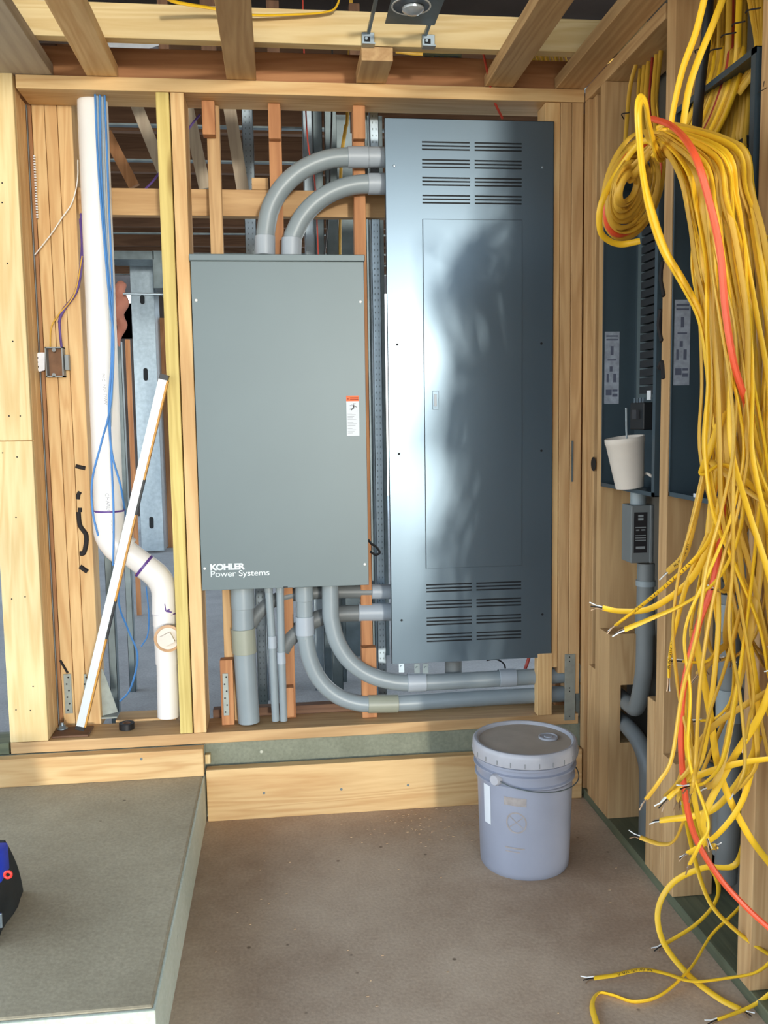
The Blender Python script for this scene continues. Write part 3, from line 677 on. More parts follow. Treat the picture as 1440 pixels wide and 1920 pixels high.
# small things on the bottom plate
c = onZ(238, 1366, .274)
tp = thing('tape_roll', 'small black roll of tape lying on the bottom plate', 'tape', c)
part('roll', lathe(B(), [(.013, 0), (.024, 0), (.024, .019), (.013, .019), (.013, 0)], c, (0, 0, 1), 32), M_BLACK, tp, True)
part('core', lathe(B(), [(.0115, .001), (.0128, .001), (.0128, .0195), (.0115, .0195), (.0115, .001)], c, (0, 0, 1), 32), M_KRAFT, tp, True)
c = onZ(117, 1366, .281)
nb = thing('anchor_bolt', 'steel anchor bolt and nut on the plate beside the thick post', 'bolt', c)
part('washer', lathe(B(), [(0, 0), (.017, 0), (.017, .002), (0, .002)], c, (0, 0, 1), 20), M_STEEL, nb)
part('nut', lathe(B(), [(0, .002), (.011, .002), (.011, .012), (0, .012)], c, (0, 0, 1), 6), M_STEEL, nb)
part('thread', cyl(B(), c, c+Vector((0, 0, .02)), .0055, 12), M_STEEL, nb)
def strap(label, x0, x1, y0, y1, Y):
    a = onY(x0, y0, Y); b = onY(x1, y1, Y)
    t = thing('hold_down_strap', label, 'strap', (a.x, Y, b.z))
    part('plate', box(B(), a.x, b.x, Y-.002, Y, b.z, a.z, .0005), M_STRAP, t)
    bm = B(); n = 6
    for k in range(n):
        z = b.z+(a.z-b.z)*(k+.5)/n; lathe(bm, [(0, .0006), (.0028, .0006), (.0028, 0)], ((a.x+b.x)/2+(.003 if k % 2 else -.003), Y-.002, z), (0, -1, 0), 10)
    part('nail_hole', bm, M_INK, t)
strap('perforated steel strap on the foot of the three packed studs', 119, 137, 1264, 1337, .139)
strap('perforated steel strap behind the foot of the leaning level', 157, 166, 1264, 1337, .139)
strap('perforated steel strap left of the thickest grey conduit', 417, 430, 1263, 1341, .058)
# gusset bracket
gb = thing('steel_bracket', 'triangular galvanised bracket at the foot of the drain bay stud', 'bracket', onZ(205, 1338, .275))
a = onY(188, 1343, .17); b = onY(190, 1255, .17); c = onY(221, 1335, .17)
bm = B(); prism(bm, [(a.x, a.z), (c.x, c.z), (c.x-.008, c.z+.03), (b.x+.004, b.z), (b.x, b.z)], (0, .17, 0), (1, 0, 0), (0, 0, 1), (0, .004, 0)); part('gusset', bm, M_STRAP, gb)
part('bracket_base', box(B(), a.x, c.x, .15, .2, a.z-.003, a.z+.002), M_STRAP, gb)

# ================================================================== LIGHT FITTING
lc = thing('recessed_light', 'recessed ceiling light can with hanger bars and silver reflector', 'light fitting', onZ(768, 30, 2.30))
p = onZ(770, 8, 2.305)
zc = 2.305
x0, x1 = onZ(722, 44, zc).x, onZ(815, 47, zc).x
y1_ = onZ(768, 46, zc).y; y0_ = y1_-.20
fr = part('mounting_frame', box(B(), x0, x1, y0_, y1_, zc, zc+.003), M_STEELD, lc)
rc = onZ(771, 12, zc-.001); rc.z = zc-.001; rr = (onZ(806, 12, zc).x-onZ(737, 12, zc).x)/2
part('reflector_ring', lathe(B(), [(rr, 0), (rr+.004, -.001), (rr+.004, .003)], rc, (0, 0, 1), 40), M_WHITE, lc, True)
bm = lathe(B(), [(rr, .0), (rr*.97, .0005), (rr*.9, .0008), (0, .0008)], rc, (0, 0, 1), 40); part('reflector_dish', bm, plain('reflector_shadow', srgb(96, 104, 112), .3, .7, .3, 30), lc, True)
bm = B(); sp_ = [(0, -.016), (rr*.35, -.014), (rr*.6, -.006), (rr*.62, 0)]; lathe(bm, sp_, rc+Vector((.006, .01, 0)), (0, 0, 1), 24); part('lamp_cover', bm, M_REFL, lc, True)
for (xa, lbl) in ((.272, 0), (.432, 1)):
    part('hanger_bar', box(B(), xa-.004, xa+.004, y0_-.02, -.176, zc+.004, zc+.016), M_STEELD, lc)
for (px, py) in ((690, 75), (803, 79)):
    a = onY(px-12, py-14, -.178); b = onY(px+12, py+13, -.178)
    bm = B(); box(bm, a.x, b.x, -.182, -.1725, b.z, a.z, .001); box(bm, a.x, b.x, -.20, -.182, b.z, b.z+.003); cyl(bm, (a.x+.012, -.182, b.z+.018), (a.x+.012, -.19, b.z+.018), .004, 10)
    hb = part('bar_bracket', bm, M_STEEL, lc)
    bm = B(); box(bm, a.x+.007, b.x-.012, -.1835, -.1822, b.z+.012, a.z-.012); part('bracket_slot', bm, M_DARK, hb)

# ================================================================== OPEN PANELS ON THE RIGHT WALL
def tub(label, y0, y1, z0, z1, lab_px, second):
    t = thing('open_panel', label, 'electrical panel', (1.0, (y0+y1)/2, z0))
    D = .10; x0 = XR-.002; x1 = x0+D; k = .0022
    part('back', box(B(), x1-k, x1, y0, y1, z0, z1), M_TUB, t)
    part('side', box(B(), x0, x1, y1-k, y1, z0, z1), M_TUB, t)
    part('side', box(B(), x0, x1, y0, y0+k, z0, z1), M_TUB, t)
    part('top', box(B(), x0, x1, y0, y1, z1-k, z1), M_TUB, t)
    part('bottom', box(B(), x0, x1, y0, y1, z0, z0+k), M_TUB, t)
    bm = B(); f = .011
    box(bm, x0-.002, x0, y0, y0+f*1.6, z0, z1); box(bm, x0-.002, x0, y1-f*.5, y1, z0, z1); box(bm, x0-.002, x0, y0, y1, z0, z0+f); box(bm, x0-.002, x0, y0, y1, z1-f*1.2, z1)
    part('front_flange', bm, M_TUB, t)
    bm = B(); zz = z0+.2*(z1-z0)
    box(bm, x1-.02, x1-k, y0+.06, y1-.06, z0+.18, z1-.06); ip = part('interior_plate', bm, M_CAB, t)
    bm = B()
    for kk in range(22):
        zz = z0+.27+kk*.024
        if zz > z1-.1: break
        box(bm, x1-.045, x1-.02, (y0+y1)/2-.05, (y0+y1)/2+.05, zz, zz+.019)
    part('bus_bar', bm, M_BLACK, t)
    mb = part('main_breaker', box(B(), x1-.07, x1-.02, (y0+y1)/2-.04, (y0+y1)/2+.055, z0+.17, z0+.245, .003), M_BLACK, t)
    bm = B(); box(bm, x1-.078, x1-.07, (y0+y1)/2-.01, (y0+y1)/2+.02, z0+.2, z0+.225); part('breaker_handle', bm, plain('charcoal', srgb(60, 60, 64), .5), mb)
    bm = B()
    for kk in range(4): box(bm, x1-.066, x1-.03, (y0+y1)/2-.03+kk*.02, (y0+y1)/2-.022+kk*.02, z0+.245, z0+.258)
    part('lug', bm, M_STEEL, mb)
    # label on the far side wall
    (ax, ay_), (bx, by_) = lab_px; yy = y1-k-.0008
    a = onY(ax, ay_, yy); b = onY(bx, by_, yy)
    lb = part('wiring_label', box(B(), max(a.x, x0+.004), min(b.x, x1-.004), yy-.0006, yy, b.z, a.z), M_GREYPAPER, t)
    bm = B(); H_ = a.z-b.z; w0 = max(a.x, x0+.004); W2 = min(b.x, x1-.004)-w0
    for (u0, u1, v0, v1) in ((.1, .5, .12, .2), (.55, .9, .1, .14), (.55, .9, .17, .2), (.15, .3, .3, .42), (.6, .8, .3, .42), (.35, .55, .45, .52), (.2, .8, .6, .62), (.4, .6, .68, .8), (.1, .9, .88, .9), (.1, .9, .93, .95)):
        box(bm, w0+W2*u0, w0+W2*u1, yy-.001, yy-.0007, b.z+H_*v0, b.z+H_*v1)
    part('label_print', bm, plain('label_ink', srgb(84, 88, 104), .7), lb)
    return t
tub('left open panel tub with black breakers and a foam cup in it', -.575, -.185, 1.036, 1.90, ((1134, 622), (1160, 757)), False)
tub('right open panel tub behind the hanging yellow cables', -1.030, -.662, 1.046, 1.968, ((1262, 562), (1292, 722)), True)
# tags on the panel bottom lip
for (px, py, lb) in ((1168, 908, 'small white tag on the bottom lip of the cup panel'), (1308, 930, 'small white tag on the bottom lip of the right open panel')):
    a = onX(px-8, py-5, XR-.006); b = onX(px+8, py+5, XR-.006)
    tag(obj('paper_tag', box(B(), XR-.006, XR-.0045, b.y, a.y, b.z, a.z), M_PAPER), lb, 'tag')
a = onX(1216, 741, XR-.006); tag(obj('paper_tag', box(B(), XR-.0065, XR-.0045, a.y-.012, a.y+.010, a.z-.012, a.z+.012), M_PAPER), 'small grey tag on the right edge of the cup panel', 'tag')
# cup
cb = Vector((1.00, -.44, 1.0395))
q = onY(1181, 903, -.42); cb = Vector((q.x, -.42, 1.0495))
tl = Vector((-.13, -.02, 1)).normalized()
def scl(px): return px*2.4/FPX
H_ = scl(98); rb, rt_ = scl(26), scl(38)
cu = thing('foam_cup', 'white foam cup standing in the left open panel', 'cup', cb)
part('cup_body', lathe(B(), [(0, .003), (rb-.002, .003), (rb, 0), (rb+.001, .003), (rt_-.002, H_*.88), (rt_, H_*.90), (rt_, H_*.98), (rt_-.001, H_), (rt_-.004, H_), (rt_-.006, H_*.9), (rb-.004, .006), (0, .006)], cb, tl, 40), M_FOAM, cu, True)
wire_s = smooth_path([cb+tl*.01+Vector((0, 0, 0)), cb+tl*H_+Vector((.006, 0, .0)), onY(1174, 765, -.42)], 5)
part('straw', tube(B(), wire_s, .0028, 10), plain('translucent_straw', srgb(150, 160, 164), .3), cu, True)
# yellow/white stub in the panel
tag(obj('cable_stub', tube(B(), smooth_path([onX(1198, 910, 1.02), onX(1205, 893, 1.0), onX(1213, 888, .985), onX(1222, 893, .975)], 6), .004, 8), M_FOAM, smooth=True), 'short cream cable stub curling beside the foam cup', 'cable')
# connector boxes and conduits below the tubs
def under_box(label, x0, x1, y0, y1, Y, lab):
    t = thing('surge_protector', label, 'surge protector', (onY((x0+x1)/2, y1, Y)))
    a = onY(x0, y0, Y); b = onY(x1, y1, Y)
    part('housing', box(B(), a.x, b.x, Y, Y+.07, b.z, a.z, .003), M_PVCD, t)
    part('neck', cyl(B(), Vector(((a.x+b.x)/2, Y+.035, a.z)), Vector(((a.x+b.x)/2, Y+.035, a.z+.045)), .022, 20), M_PVC, t, True)
    w_ = (b.x-a.x); fa = Vector((a.x+w_*.12, 0, a.z-(a.z-b.z)*.12)); fb = Vector((b.x-w_*.32, 0, b.z+(a.z-b.z)*.18))
    fl = part('face_label', box(B(), fa.x, fb.x, Y-.0012, Y-.0002, fb.z, fa.z), M_INK, t)
    bm = B(); h_ = fa.z-fb.z; ww = fb.x-fa.x
    for (u0, u1, v0, v1) in ((.3, .7, .88, .94), (.3, .7, .80, .86), (.1, .9, .62, .64), (.15, .4, .55, .58), (.55, .85, .55, .58), (.1, .9, .42, .44), (.1, .9, .36, .38), (.1, .9, .3, .32), (.15, .85, .1, .16)):
        box(bm, fa.x+ww*u0, fa.x+ww*u1, Y-.0018, Y-.0013, fb.z+h_*v0, fb.z+h_*v1)
    part('label_print', bm, plain('grey_ink', srgb(140, 144, 144), .7), fl)
    part('side_rib', box(B(), b.x-w_*.22, b.x-w_*.1, Y-.006, Y, b.z, a.z, .002), M_PVCD, t)
    return t
under_box('grey surge device with black label below the cup panel', 1184, 1226, 948, 1055, -.42, 1)
under_box('grey surge device with black label half hidden behind the cables', 1352, 1392, 985, 1112, -.86, 1)
def c2(label, px, Y, rpx, segs=(), mat=M_PVC): return conduit(label, px, Y, rpx*1.0, mat, segs)
def conduit3(label, pts, r, mat, segs=()):
    t = thing('conduit', label, 'conduit', pts[-1]); part('pipe', tube(B(), smooth_path(pts, 8), r, 20), mat, t, True)
    for (z0, z1, ex, mt) in segs: part('coupling', cyl(B(), Vector((pts[0].x, pts[0].y, z0)), Vector((pts[0].x, pts[0].y, z1)), r+ex, 28), mt, t, True)
CX = onY(1209, 1190, -.38).x; ZE = onY(1178, 1318, -.26).z; ZF = onY(1178, 1362, -.26).z
zz_ = lambda y: onY(1209, y, -.38).z
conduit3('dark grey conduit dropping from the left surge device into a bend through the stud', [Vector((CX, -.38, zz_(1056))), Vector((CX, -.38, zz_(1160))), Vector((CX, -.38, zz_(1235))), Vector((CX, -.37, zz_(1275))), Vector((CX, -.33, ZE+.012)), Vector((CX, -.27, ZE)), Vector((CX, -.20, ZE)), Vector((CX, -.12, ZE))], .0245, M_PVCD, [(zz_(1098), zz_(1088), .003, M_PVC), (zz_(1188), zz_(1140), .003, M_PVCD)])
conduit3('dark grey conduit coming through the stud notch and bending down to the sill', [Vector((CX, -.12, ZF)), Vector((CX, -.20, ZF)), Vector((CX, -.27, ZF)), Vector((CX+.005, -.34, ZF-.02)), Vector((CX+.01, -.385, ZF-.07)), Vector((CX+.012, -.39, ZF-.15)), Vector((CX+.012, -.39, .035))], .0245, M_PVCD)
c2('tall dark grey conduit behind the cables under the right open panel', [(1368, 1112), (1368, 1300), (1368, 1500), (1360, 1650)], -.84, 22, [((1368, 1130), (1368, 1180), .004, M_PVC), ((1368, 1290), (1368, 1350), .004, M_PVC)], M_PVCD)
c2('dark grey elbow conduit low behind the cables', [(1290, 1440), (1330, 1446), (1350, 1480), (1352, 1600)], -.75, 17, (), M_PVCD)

# black flat strip beside the stud top
tag(obj('black_flex', tube(B(), smooth_path([onX(1330, -20, .945), onX(1325, 60, .94), onX(1314, 150, .935), onX(1308, 220, .94), onX(1302, 330, .97)], 6), .012, 10, flat=.006), M_BLACK, smooth=True), 'wide black cable coming down beside the yellow ones at the upper right', 'cable')
# spray-paint marks
def mark(label, poly, plane, val, r, nm='paint_mark'):
    bm = B()
    for seg in poly:
        P_ = [onY(x, y, val-.0008) if plane == 'Y' else onX(x, y, val-.0008) for (x, y) in seg]
        P_ = smooth_path(P_, 4) if len(P_) > 2 else P_
        tube(bm, P_, r, 6, flat=r*.9)
    o = obj(nm, bm, M_INK, smooth=True); tag(o, label, 'paint mark')
mark('black spray-painted strokes on the rightmost packed stud, upper group', [[(142, 874), (160, 878)], [(150, 922), (147, 928), (146, 936)], [(150, 952), (150, 960)]], 'Y', .142, .0065)
mark('black spray-painted squiggle on the rightmost packed stud, lower group', [[(147, 960), (150, 985), (162, 1005), (158, 1035), (150, 1038)], [(150, 1062), (164, 1072)]], 'Y', .142, .0075)
mark('faint black spray mark low on the packed studs near the strap', [[(113, 1238), (120, 1250), (127, 1262)]], 'Y', .142, .004)
mark('black spray-painted marks on the stud between the open panels', [[(1244, 490), (1240, 520), (1246, 555)], [(1240, 580), (1236, 610), (1242, 640)], [(1236, 690), (1242, 680), (1245, 710)]], 'X', XR, .007)
mark('pencil note lines on the stud at the right edge', [[(1421, 174), (1438, 164)], [(1426, 160), (1424, 168)], [(1433, 152), (1431, 163)]], 'X', XR, .0007)

# ================================================================== BUCKET
bc = onZ(993, 1600, 0); bc = Vector((.655, -.415, 0))
bk = thing('bucket', 'lidded lavender-grey plastic bucket standing on the floor', 'bucket', bc)
HB = .352; RB, RT = .1235, .138
part('bucket_body', lathe(B(), [(0, .004), (RB-.006, .004), (RB-.004, 0), (RB, .006), (RB+.001, .02), (RT-.006, HB-.095), (RT+.001, HB-.092), (RT+.001, HB-.088), (RT-.004, HB-.085), (RT-.003, HB-.065), (RT+.004, HB-.062), (RT+.004, HB-.058), (RT-.003, HB-.055), (RT-.002, HB-.045), (RT+.004, HB-.042), (RT+.004, HB-.036), (RT-.001, HB-.034), (RT, HB-.02)], bc, (0, 0, 1), 72), M_BUCKET, bk, True)
lid = part('lid', lathe(B(), [(RT+.001, HB-.032), (RT+.008, HB-.032), (RT+.009, HB-.028), (RT+.007, HB-.006), (RT+.006, HB+.002), (RT+.002, HB+.006), (RT-.004, HB+.006), (RT-.008, HB+.002), (RT-.010, HB-.002)], bc, (0, 0, 1), 72), M_LID, bk, True)
part('lid_top', lathe(B(), [(RT-.010, HB-.002), (RT-.03, HB-.003), (0, HB-.003)], bc, (0, 0, 1), 72), M_LIDTOP, lid, True)
sc_ = onZ(1028, 1382, HB)
part('spout_cap', lathe(B(), [(.027, -.002), (.027, .003), (.024, .004), (.022, .002), (.012, .002), (.011, .004), (0, .004)], Vector((sc_.x, sc_.y, HB)), (0, 0, 1), 32), M_LID, lid, True)
bm = B()
for k in range(24):
    a = 2*PI*k/24; c = bc+Vector((math.cos(a)*(RT+.0095), math.sin(a)*(RT+.0095), HB-.022)); cyl(bm, c-Vector((0, 0, .007)), c+Vector((0, 0, .006)), .0008, 5)
part('lid_notch', bm, M_PVCD, lid)['kind'] = 'stuff'
# handle lug + bail
ang = math.radians(222); lg = bc+Vector((math.cos(ang)*(RT+.002), math.sin(ang)*(RT+.002), HB-.072))
lgd = Vector((math.cos(ang), math.sin(ang), 0))
part('handle_lug', lathe(B(), [(0, .012), (.013, .011), (.016, .004), (.016, -.006)], lg, lgd, 20), M_LID, bk, True)
bpts = []
for k in range(15):
    a = ang+math.radians(4+k*12.2)
    dz = -.075*math.sin(PI*k/14)**.8
    bpts.append(bc+Vector((math.cos(a)*(RT+.007+.004*math.sin(PI*k/14)), math.sin(a)*(RT+.007+.004*math.sin(PI*k/14)), HB-.072+dz*.35)))
part('wire_handle', tube(B(), smooth_path(bpts, 3), .0016, 6), M_STEELD, bk, True)
# faded logo print on the curved side
def on_bucket(ang_deg, z, off=.0006):
    a = math.radians(ang_deg); f = max(0, min(1, z/(HB-.095))); R = RB+.001+(RT-.006-RB-.001)*f+off
    return bc+Vector((math.cos(a)*R, math.sin(a)*R, z))
bm = B(); C0 = 245
for k in range(40):
    t0, t1 = 2*PI*k/40, 2*PI*(k+1)/40
    for (ra, rb_) in ((.026, .030),):
        q = [(ra, t0), (rb_, t0), (rb_, t1), (ra, t1)]
        vs = [bm.verts.new(on_bucket(C0+math.degrees(r_*math.cos(t)/RT), .165+r_*math.sin(t))) for r_, t in q]; bm.faces.new(vs)
def strip(a0, a1, z0, z1, n=6, sk=0):
    for k in range(n):
        u0 = a0+(a1-a0)*k/n; u1 = a0+(a1-a0)*(k+1)/n
        bm.faces.new([bm.verts.new(on_bucket(*q)) for q in ((u0, z0+sk*k/n), (u1, z0+sk*(k+1)/n), (u1, z1+sk*(k+1)/n), (u0, z1+sk*k/n))])
strip(C0-8, C0+8, .150, .153, 6, .03); strip(C0-8, C0+8, .18, .183, 6, -.03)
strip(C0-15, C0+12, .212, .235, 8); strip(C0-14, C0+10, .09, .094, 8); strip(C0-14, C0+4, .080, .083, 8)
part('faded_print', bm, plain('faded_tan_print', srgb(150, 142, 138), .6, 0, .15, 60), bk)
# second pale label at the bucket's left edge
bm = B(); strip(198, 210, .14, .25, 5); part('paper_label', bm, M_PAPER, bk)

# ================================================================== TOOL BAG
tbz = onZ(20, 1740, PZ); tb = thing('tool_bag', 'black fabric tool bag with blue flap on the slab at the left edge', 'bag', Vector((tbz.x-.08, tbz.y+.05, PZ)))
bm = B(); a = onY(42, 1700, tbz.y)
c = Vector((a.x-.17, tbz.y+.04, PZ))
bmesh.ops.create_cube(bm, size=1.0)
for v in bm.verts: v.co = Vector((v.co.x*.26, v.co.y*.24, (v.co.z+.5)*.13))
bmesh.ops.subdivide_edges(bm, edges=bm.edges[:], cuts=6, use_grid_fill=True)
for v in bm.verts:
    zf = v.co.z/.13; k = 1-.28*zf**1.5; bulge = 1+.05*math.sin(v.co.y*40+v.co.z*30)*.6
    v.co.x *= k*bulge; v.co.y *= (1-.1*zf); v.co += Vector((0, 0, .006*math.sin(v.co.x*50+v.co.y*37)*zf))
    v.co += c
part('bag_body', bm, M_TOTE, tb, True)
fz = PZ+.165
part('blue_flap', box(B(), c.x-.05, onY(5, 1610, c.y).x, c.y-.02, c.y+.05, PZ+.09, onY(5, 1596, c.y).z, .008), M_TBLUE, tb, True, label='blue flap of the bag')
p = onY(15, 1640, c.y-.10); part('red_clip', tube(B(), [p+Vector((.007*math.cos(t), 0, .007*math.sin(t))) for t in [k*PI/8 for k in range(17)]], .003, 8), M_TRED, tb, True)
p = onY(2, 1720, tbz.y-.04); part('reflective_patch', box(B(), p.x-.02, p.x+.004, tbz.y-.048, tbz.y-.043, p.z-.02, p.z+.012, .001), M_STEEL, tb)

# ================================================================== CABLES ON THE RIGHT
CABN = [0]
def cable(pts, label, group=None, mat=M_YEL, ends=True, w_=.0066, h_=.003, up=None, name='yellow_cable', start=False, pr=None):
    """flat sheathed cable with stripped conductors at the free end; pts world"""
    P_ = smooth_path(pts, 6)
    t = thing(name, label, 'cable', P_[-1], group)
    u = up if up is not None else Vector((random.uniform(-.4, .4), 1, random.uniform(-.4, .4)))
    part('sheath', tube(B(), P_, h_, 8, flat=w_, up=u, twist=random.uniform(-1.6, 1.6)), mat, t, True)
    if ends:
        d = (P_[-1]-P_[-3]).normalized(); s = d.orthogonal().normalized()
        for k, (mt, ln) in enumerate(((M_WHITE, .028), (M_BLACK, .024), (M_COPPER, .022))):
            o = s*(k-1)*.0032; e = P_[-1]+d*ln+o*2.2+Vector((0, 0, -.002*k))
            part('conductor', tube(B(), [P_[-1]-d*.003+o, P_[-1]+d*ln*.5+o, e], .0013, 6), mt, t, True)
    return t
def pz(x, y, Y): return onY(x, y, Y)
GB = 'yellow cables in the hanging bundle on the right'
LB = 'yellow cable in the dense bundle hanging at the right'
# (a) numbered, recognisable foreground ends: list of (px,py,Y) ending at the free end
F = [
 ('yellow cable tip pointing left, uppermost of the fan near the bucket', [(1360, 820, -1.2), (1352, 930, -1.2), (1330, 1020, -1.22), (1292, 1090, -1.2), (1222, 1140, -1.15), (1165, 1146, -1.1), (1130, 1140, -1.08)], M_YEL),
 ('yellow cable with printed sheath crossing the fan down to the left', [(1370, 800, -1.22), (1345, 960, -1.25), (1318, 1030, -1.25), (1240, 1105, -1.2), (1155, 1172, -1.12)], M_YEL),
 ('long yellow cable tip sweeping left, lowest of the fan', [(1405, 850, -1.25), (1388, 990, -1.28), (1350, 1080, -1.28), (1290, 1128, -1.25), (1225, 1158, -1.2), (1172, 1180, -1.16)], M_YEL),
 ('yellow cable ending in mid air, just right of the hollow between studs', [(1330, 1000, -1.2), (1290, 1090, -1.2), (1268, 1170, -1.2), (1256, 1230, -1.18), (1254, 1270, -1.18)], M_YEL),
 ('yellow cable with a small hook, tip pointing left below the fan', [(1340, 950, -1.2), (1336, 1080, -1.2), (1347, 1180, -1.2), (1343, 1220, -1.2), (1322, 1241, -1.2), (1280, 1240, -1.18)], M_YEL),
 ('yellow cable with a bent tip above the fan, printed end', [(1345, 780, -1.2), (1318, 900, -1.2), (1295, 1000, -1.18), (1280, 1045, -1.15), (1252, 1072, -1.1)], M_YELD),
 ('yellow cable crossing low, white tip in front of the stud block', [(1425, 1380, -1.15), (1395, 1450, -1.12), (1345, 1512, -1.08), (1300, 1530, -1.05), (1255, 1536, -1.0), (1238, 1538, -.98)], M_YEL),
 ('dull yellow cable tip curling at the sill between the studs', [(1380, 1300, -1.1), (1320, 1440, -1.05), (1285, 1530, -1.0), (1265, 1575, -.96), (1240, 1583, -.93), (1200, 1570, -.9)], M_YELD),
]
def printing(t, pts, f0, f1, n):
    P_ = smooth_path(pts, 6); N_ = len(P_); bm = B()
    for k in range(n):
        if k % 5 == 4: continue
        i = (f0+(f1-f0)*k/n)*(N_-2); j = int(i); p = P_[j].lerp(P_[j+1], i-j); d = (P_[j+1]-P_[j]).normalized()
        v = (Vector(CP)-p).normalized(); s2 = d.cross(v).normalized(); p = p+v*.0068
        q = (k*7 % 3-1)*.0012; cyl(bm, p-s2*.0022+d*q, p+s2*.0022-d*q, .0006, 5)
    part('sheath_print', bm, M_INK, t)['kind'] = 'stuff'
for lb, pts, mt in F:
    W_p = [pz(*p) for p in pts]; t = cable(W_p, lb, None, mt)
    if 'printed' in lb or 'hollow' in lb: printing(t, W_p, .62, .95, 18)
# floor cables (on the floor plane where they lie)
def fz_(x, y, z): return onZ(x, y, z)
fl = [
 ('yellow cable lying on the floor with a white stripped tip at its left end', [(1460, 1790, .16), (1420, 1822, .1), (1370, 1833, .06), (1300, 1840, .03), (1250, 1826, .012), (1205, 1818, .012), (1150, 1829, .01), (1113, 1834, .008)], M_YEL, 'F'),
 ('yellow cable forming a big round loop just above the floor', [(1400, 1560, .30), (1378, 1622, .25), (1320, 1627, .2), (1262, 1655, .14), (1234, 1705, .08), (1243, 1765, .03), (1288, 1825, .012), (1345, 1870, .01), (1388, 1893, .008)], M_YEL, 'F'),
 ('yellow cable ending in a short tip near the floor loop', [(1290, 1500, .3), (1320, 1600, .22), (1345, 1650, .16), (1342, 1690, .1), (1305, 1733, .05), (1243, 1772, .012)], M_YEL, 'F'),
 ('yellow cable wandering to the bottom edge of the picture', [(1430, 1470, .36), (1427, 1600, .25), (1395, 1690, .14), (1335, 1752, .06), (1295, 1815, .02), (1240, 1865, .008), (1190, 1878, .006), (1150, 1866, .006), (1122, 1862, .006), (1110, 1885, .006), (1120, 1925, .006), (1135, 1980, .006)], M_YEL, 'N'),
 ('yellow cable tip at the bottom right corner on the floor', [(1470, 1840, .08), (1430, 1874, .03), (1395, 1893, .012), (1345, 1912, .007)], M_YEL, 'F'),
 ('yellow cable swinging out of the picture at the lower right', [(1280, 1500, .35), (1300, 1600, .28), (1330, 1690, .2), (1380, 1745, .15), (1440, 1788, .12), (1480, 1805, .1)], M_YEL, 'N'),
]
for lb, pts, mt, k in fl:
    W_p = [fz_(*p) for p in pts]; t = cable(W_p, lb, None, mt, ends=(k == 'F'))
    if 'white stripped tip' in lb: printing(t, W_p, .68, .86, 22)
# orange feeder cables
cable([pz(*p) for p in ((1222, 222, -1.0), (1262, 238, -1.12), (1300, 285, -1.3), (1328, 370, -1.33), (1350, 470, -1.33), (1360, 580, -1.33), (1376, 680, -1.33), (1400, 760, -1.3), (1425, 860, -1.15), (1450, 930, -1.15))], 'thick orange cable arching over the yellow bundle', None, M_RED, False, .0062, .0055, name='orange_cable')
cable([pz(*p) for p in ((1352, 840, -1.16), (1356, 940, -1.18), (1340, 1080, -1.22), (1310, 1170, -1.22), (1285, 1270, -1.22), (1277, 1350, -1.22), (1281, 1460, -1.22), (1300, 1560, -1.22), (1345, 1640, -1.24), (1400, 1702, -1.26), (1465, 1760, -1.3))], 'bright orange cable hanging low in front and curving out right', None, M_RED, False, .0062, .0055, name='orange_cable')
cable([pz(*p) for p in ((1392, 300, -1.03), (1400, 400, -1.06), (1415, 480, -1.08), (1432, 560, -1.08), (1460, 640, -1.1))], 'orange-red cable dropping along the right edge of the right panel', None, M_REDD, False, .0058, .005, name='orange_cable')
cable([pz(*p) for p in ((905, 95, -.1), (915, 140, -.02), (925, 185, .02), (942, 222, .06))], 'thin red cable dropping through the top plate into the tall panel', None, M_REDD, False, .0038, .0035, name='red_cable')
# (b) bright upper loop
for k in range(2):
    o = k*9
    cable([pz(*p) for p in ((1252, 285, -.99), (1236-o*.4, 288+o, -1.04), (1219-o*.3, 235, -1.12), (1212-o*.2, 195+o*.6, -1.15), (1202, 182+o*.6, -1.16), (1194+o*.4, 200+o, -1.17), (1196+o*.4, 260, -1.17), (1203+o*.4, 330, -1.18), (1216+o, 400, -1.19), (1240+o, 470, -1.2), (1275+o, 530, -1.2), (1310+o, 600, -1.2), (1325+o, 690, -1.2), (1335+o, 780, -1.2), (1352+o, 900, -1.2))], ['outer strand of the bright yellow loop standing above the bundle', 'inner strand of the bright yellow loop standing above the bundle'][k], None, M_YEL, False)
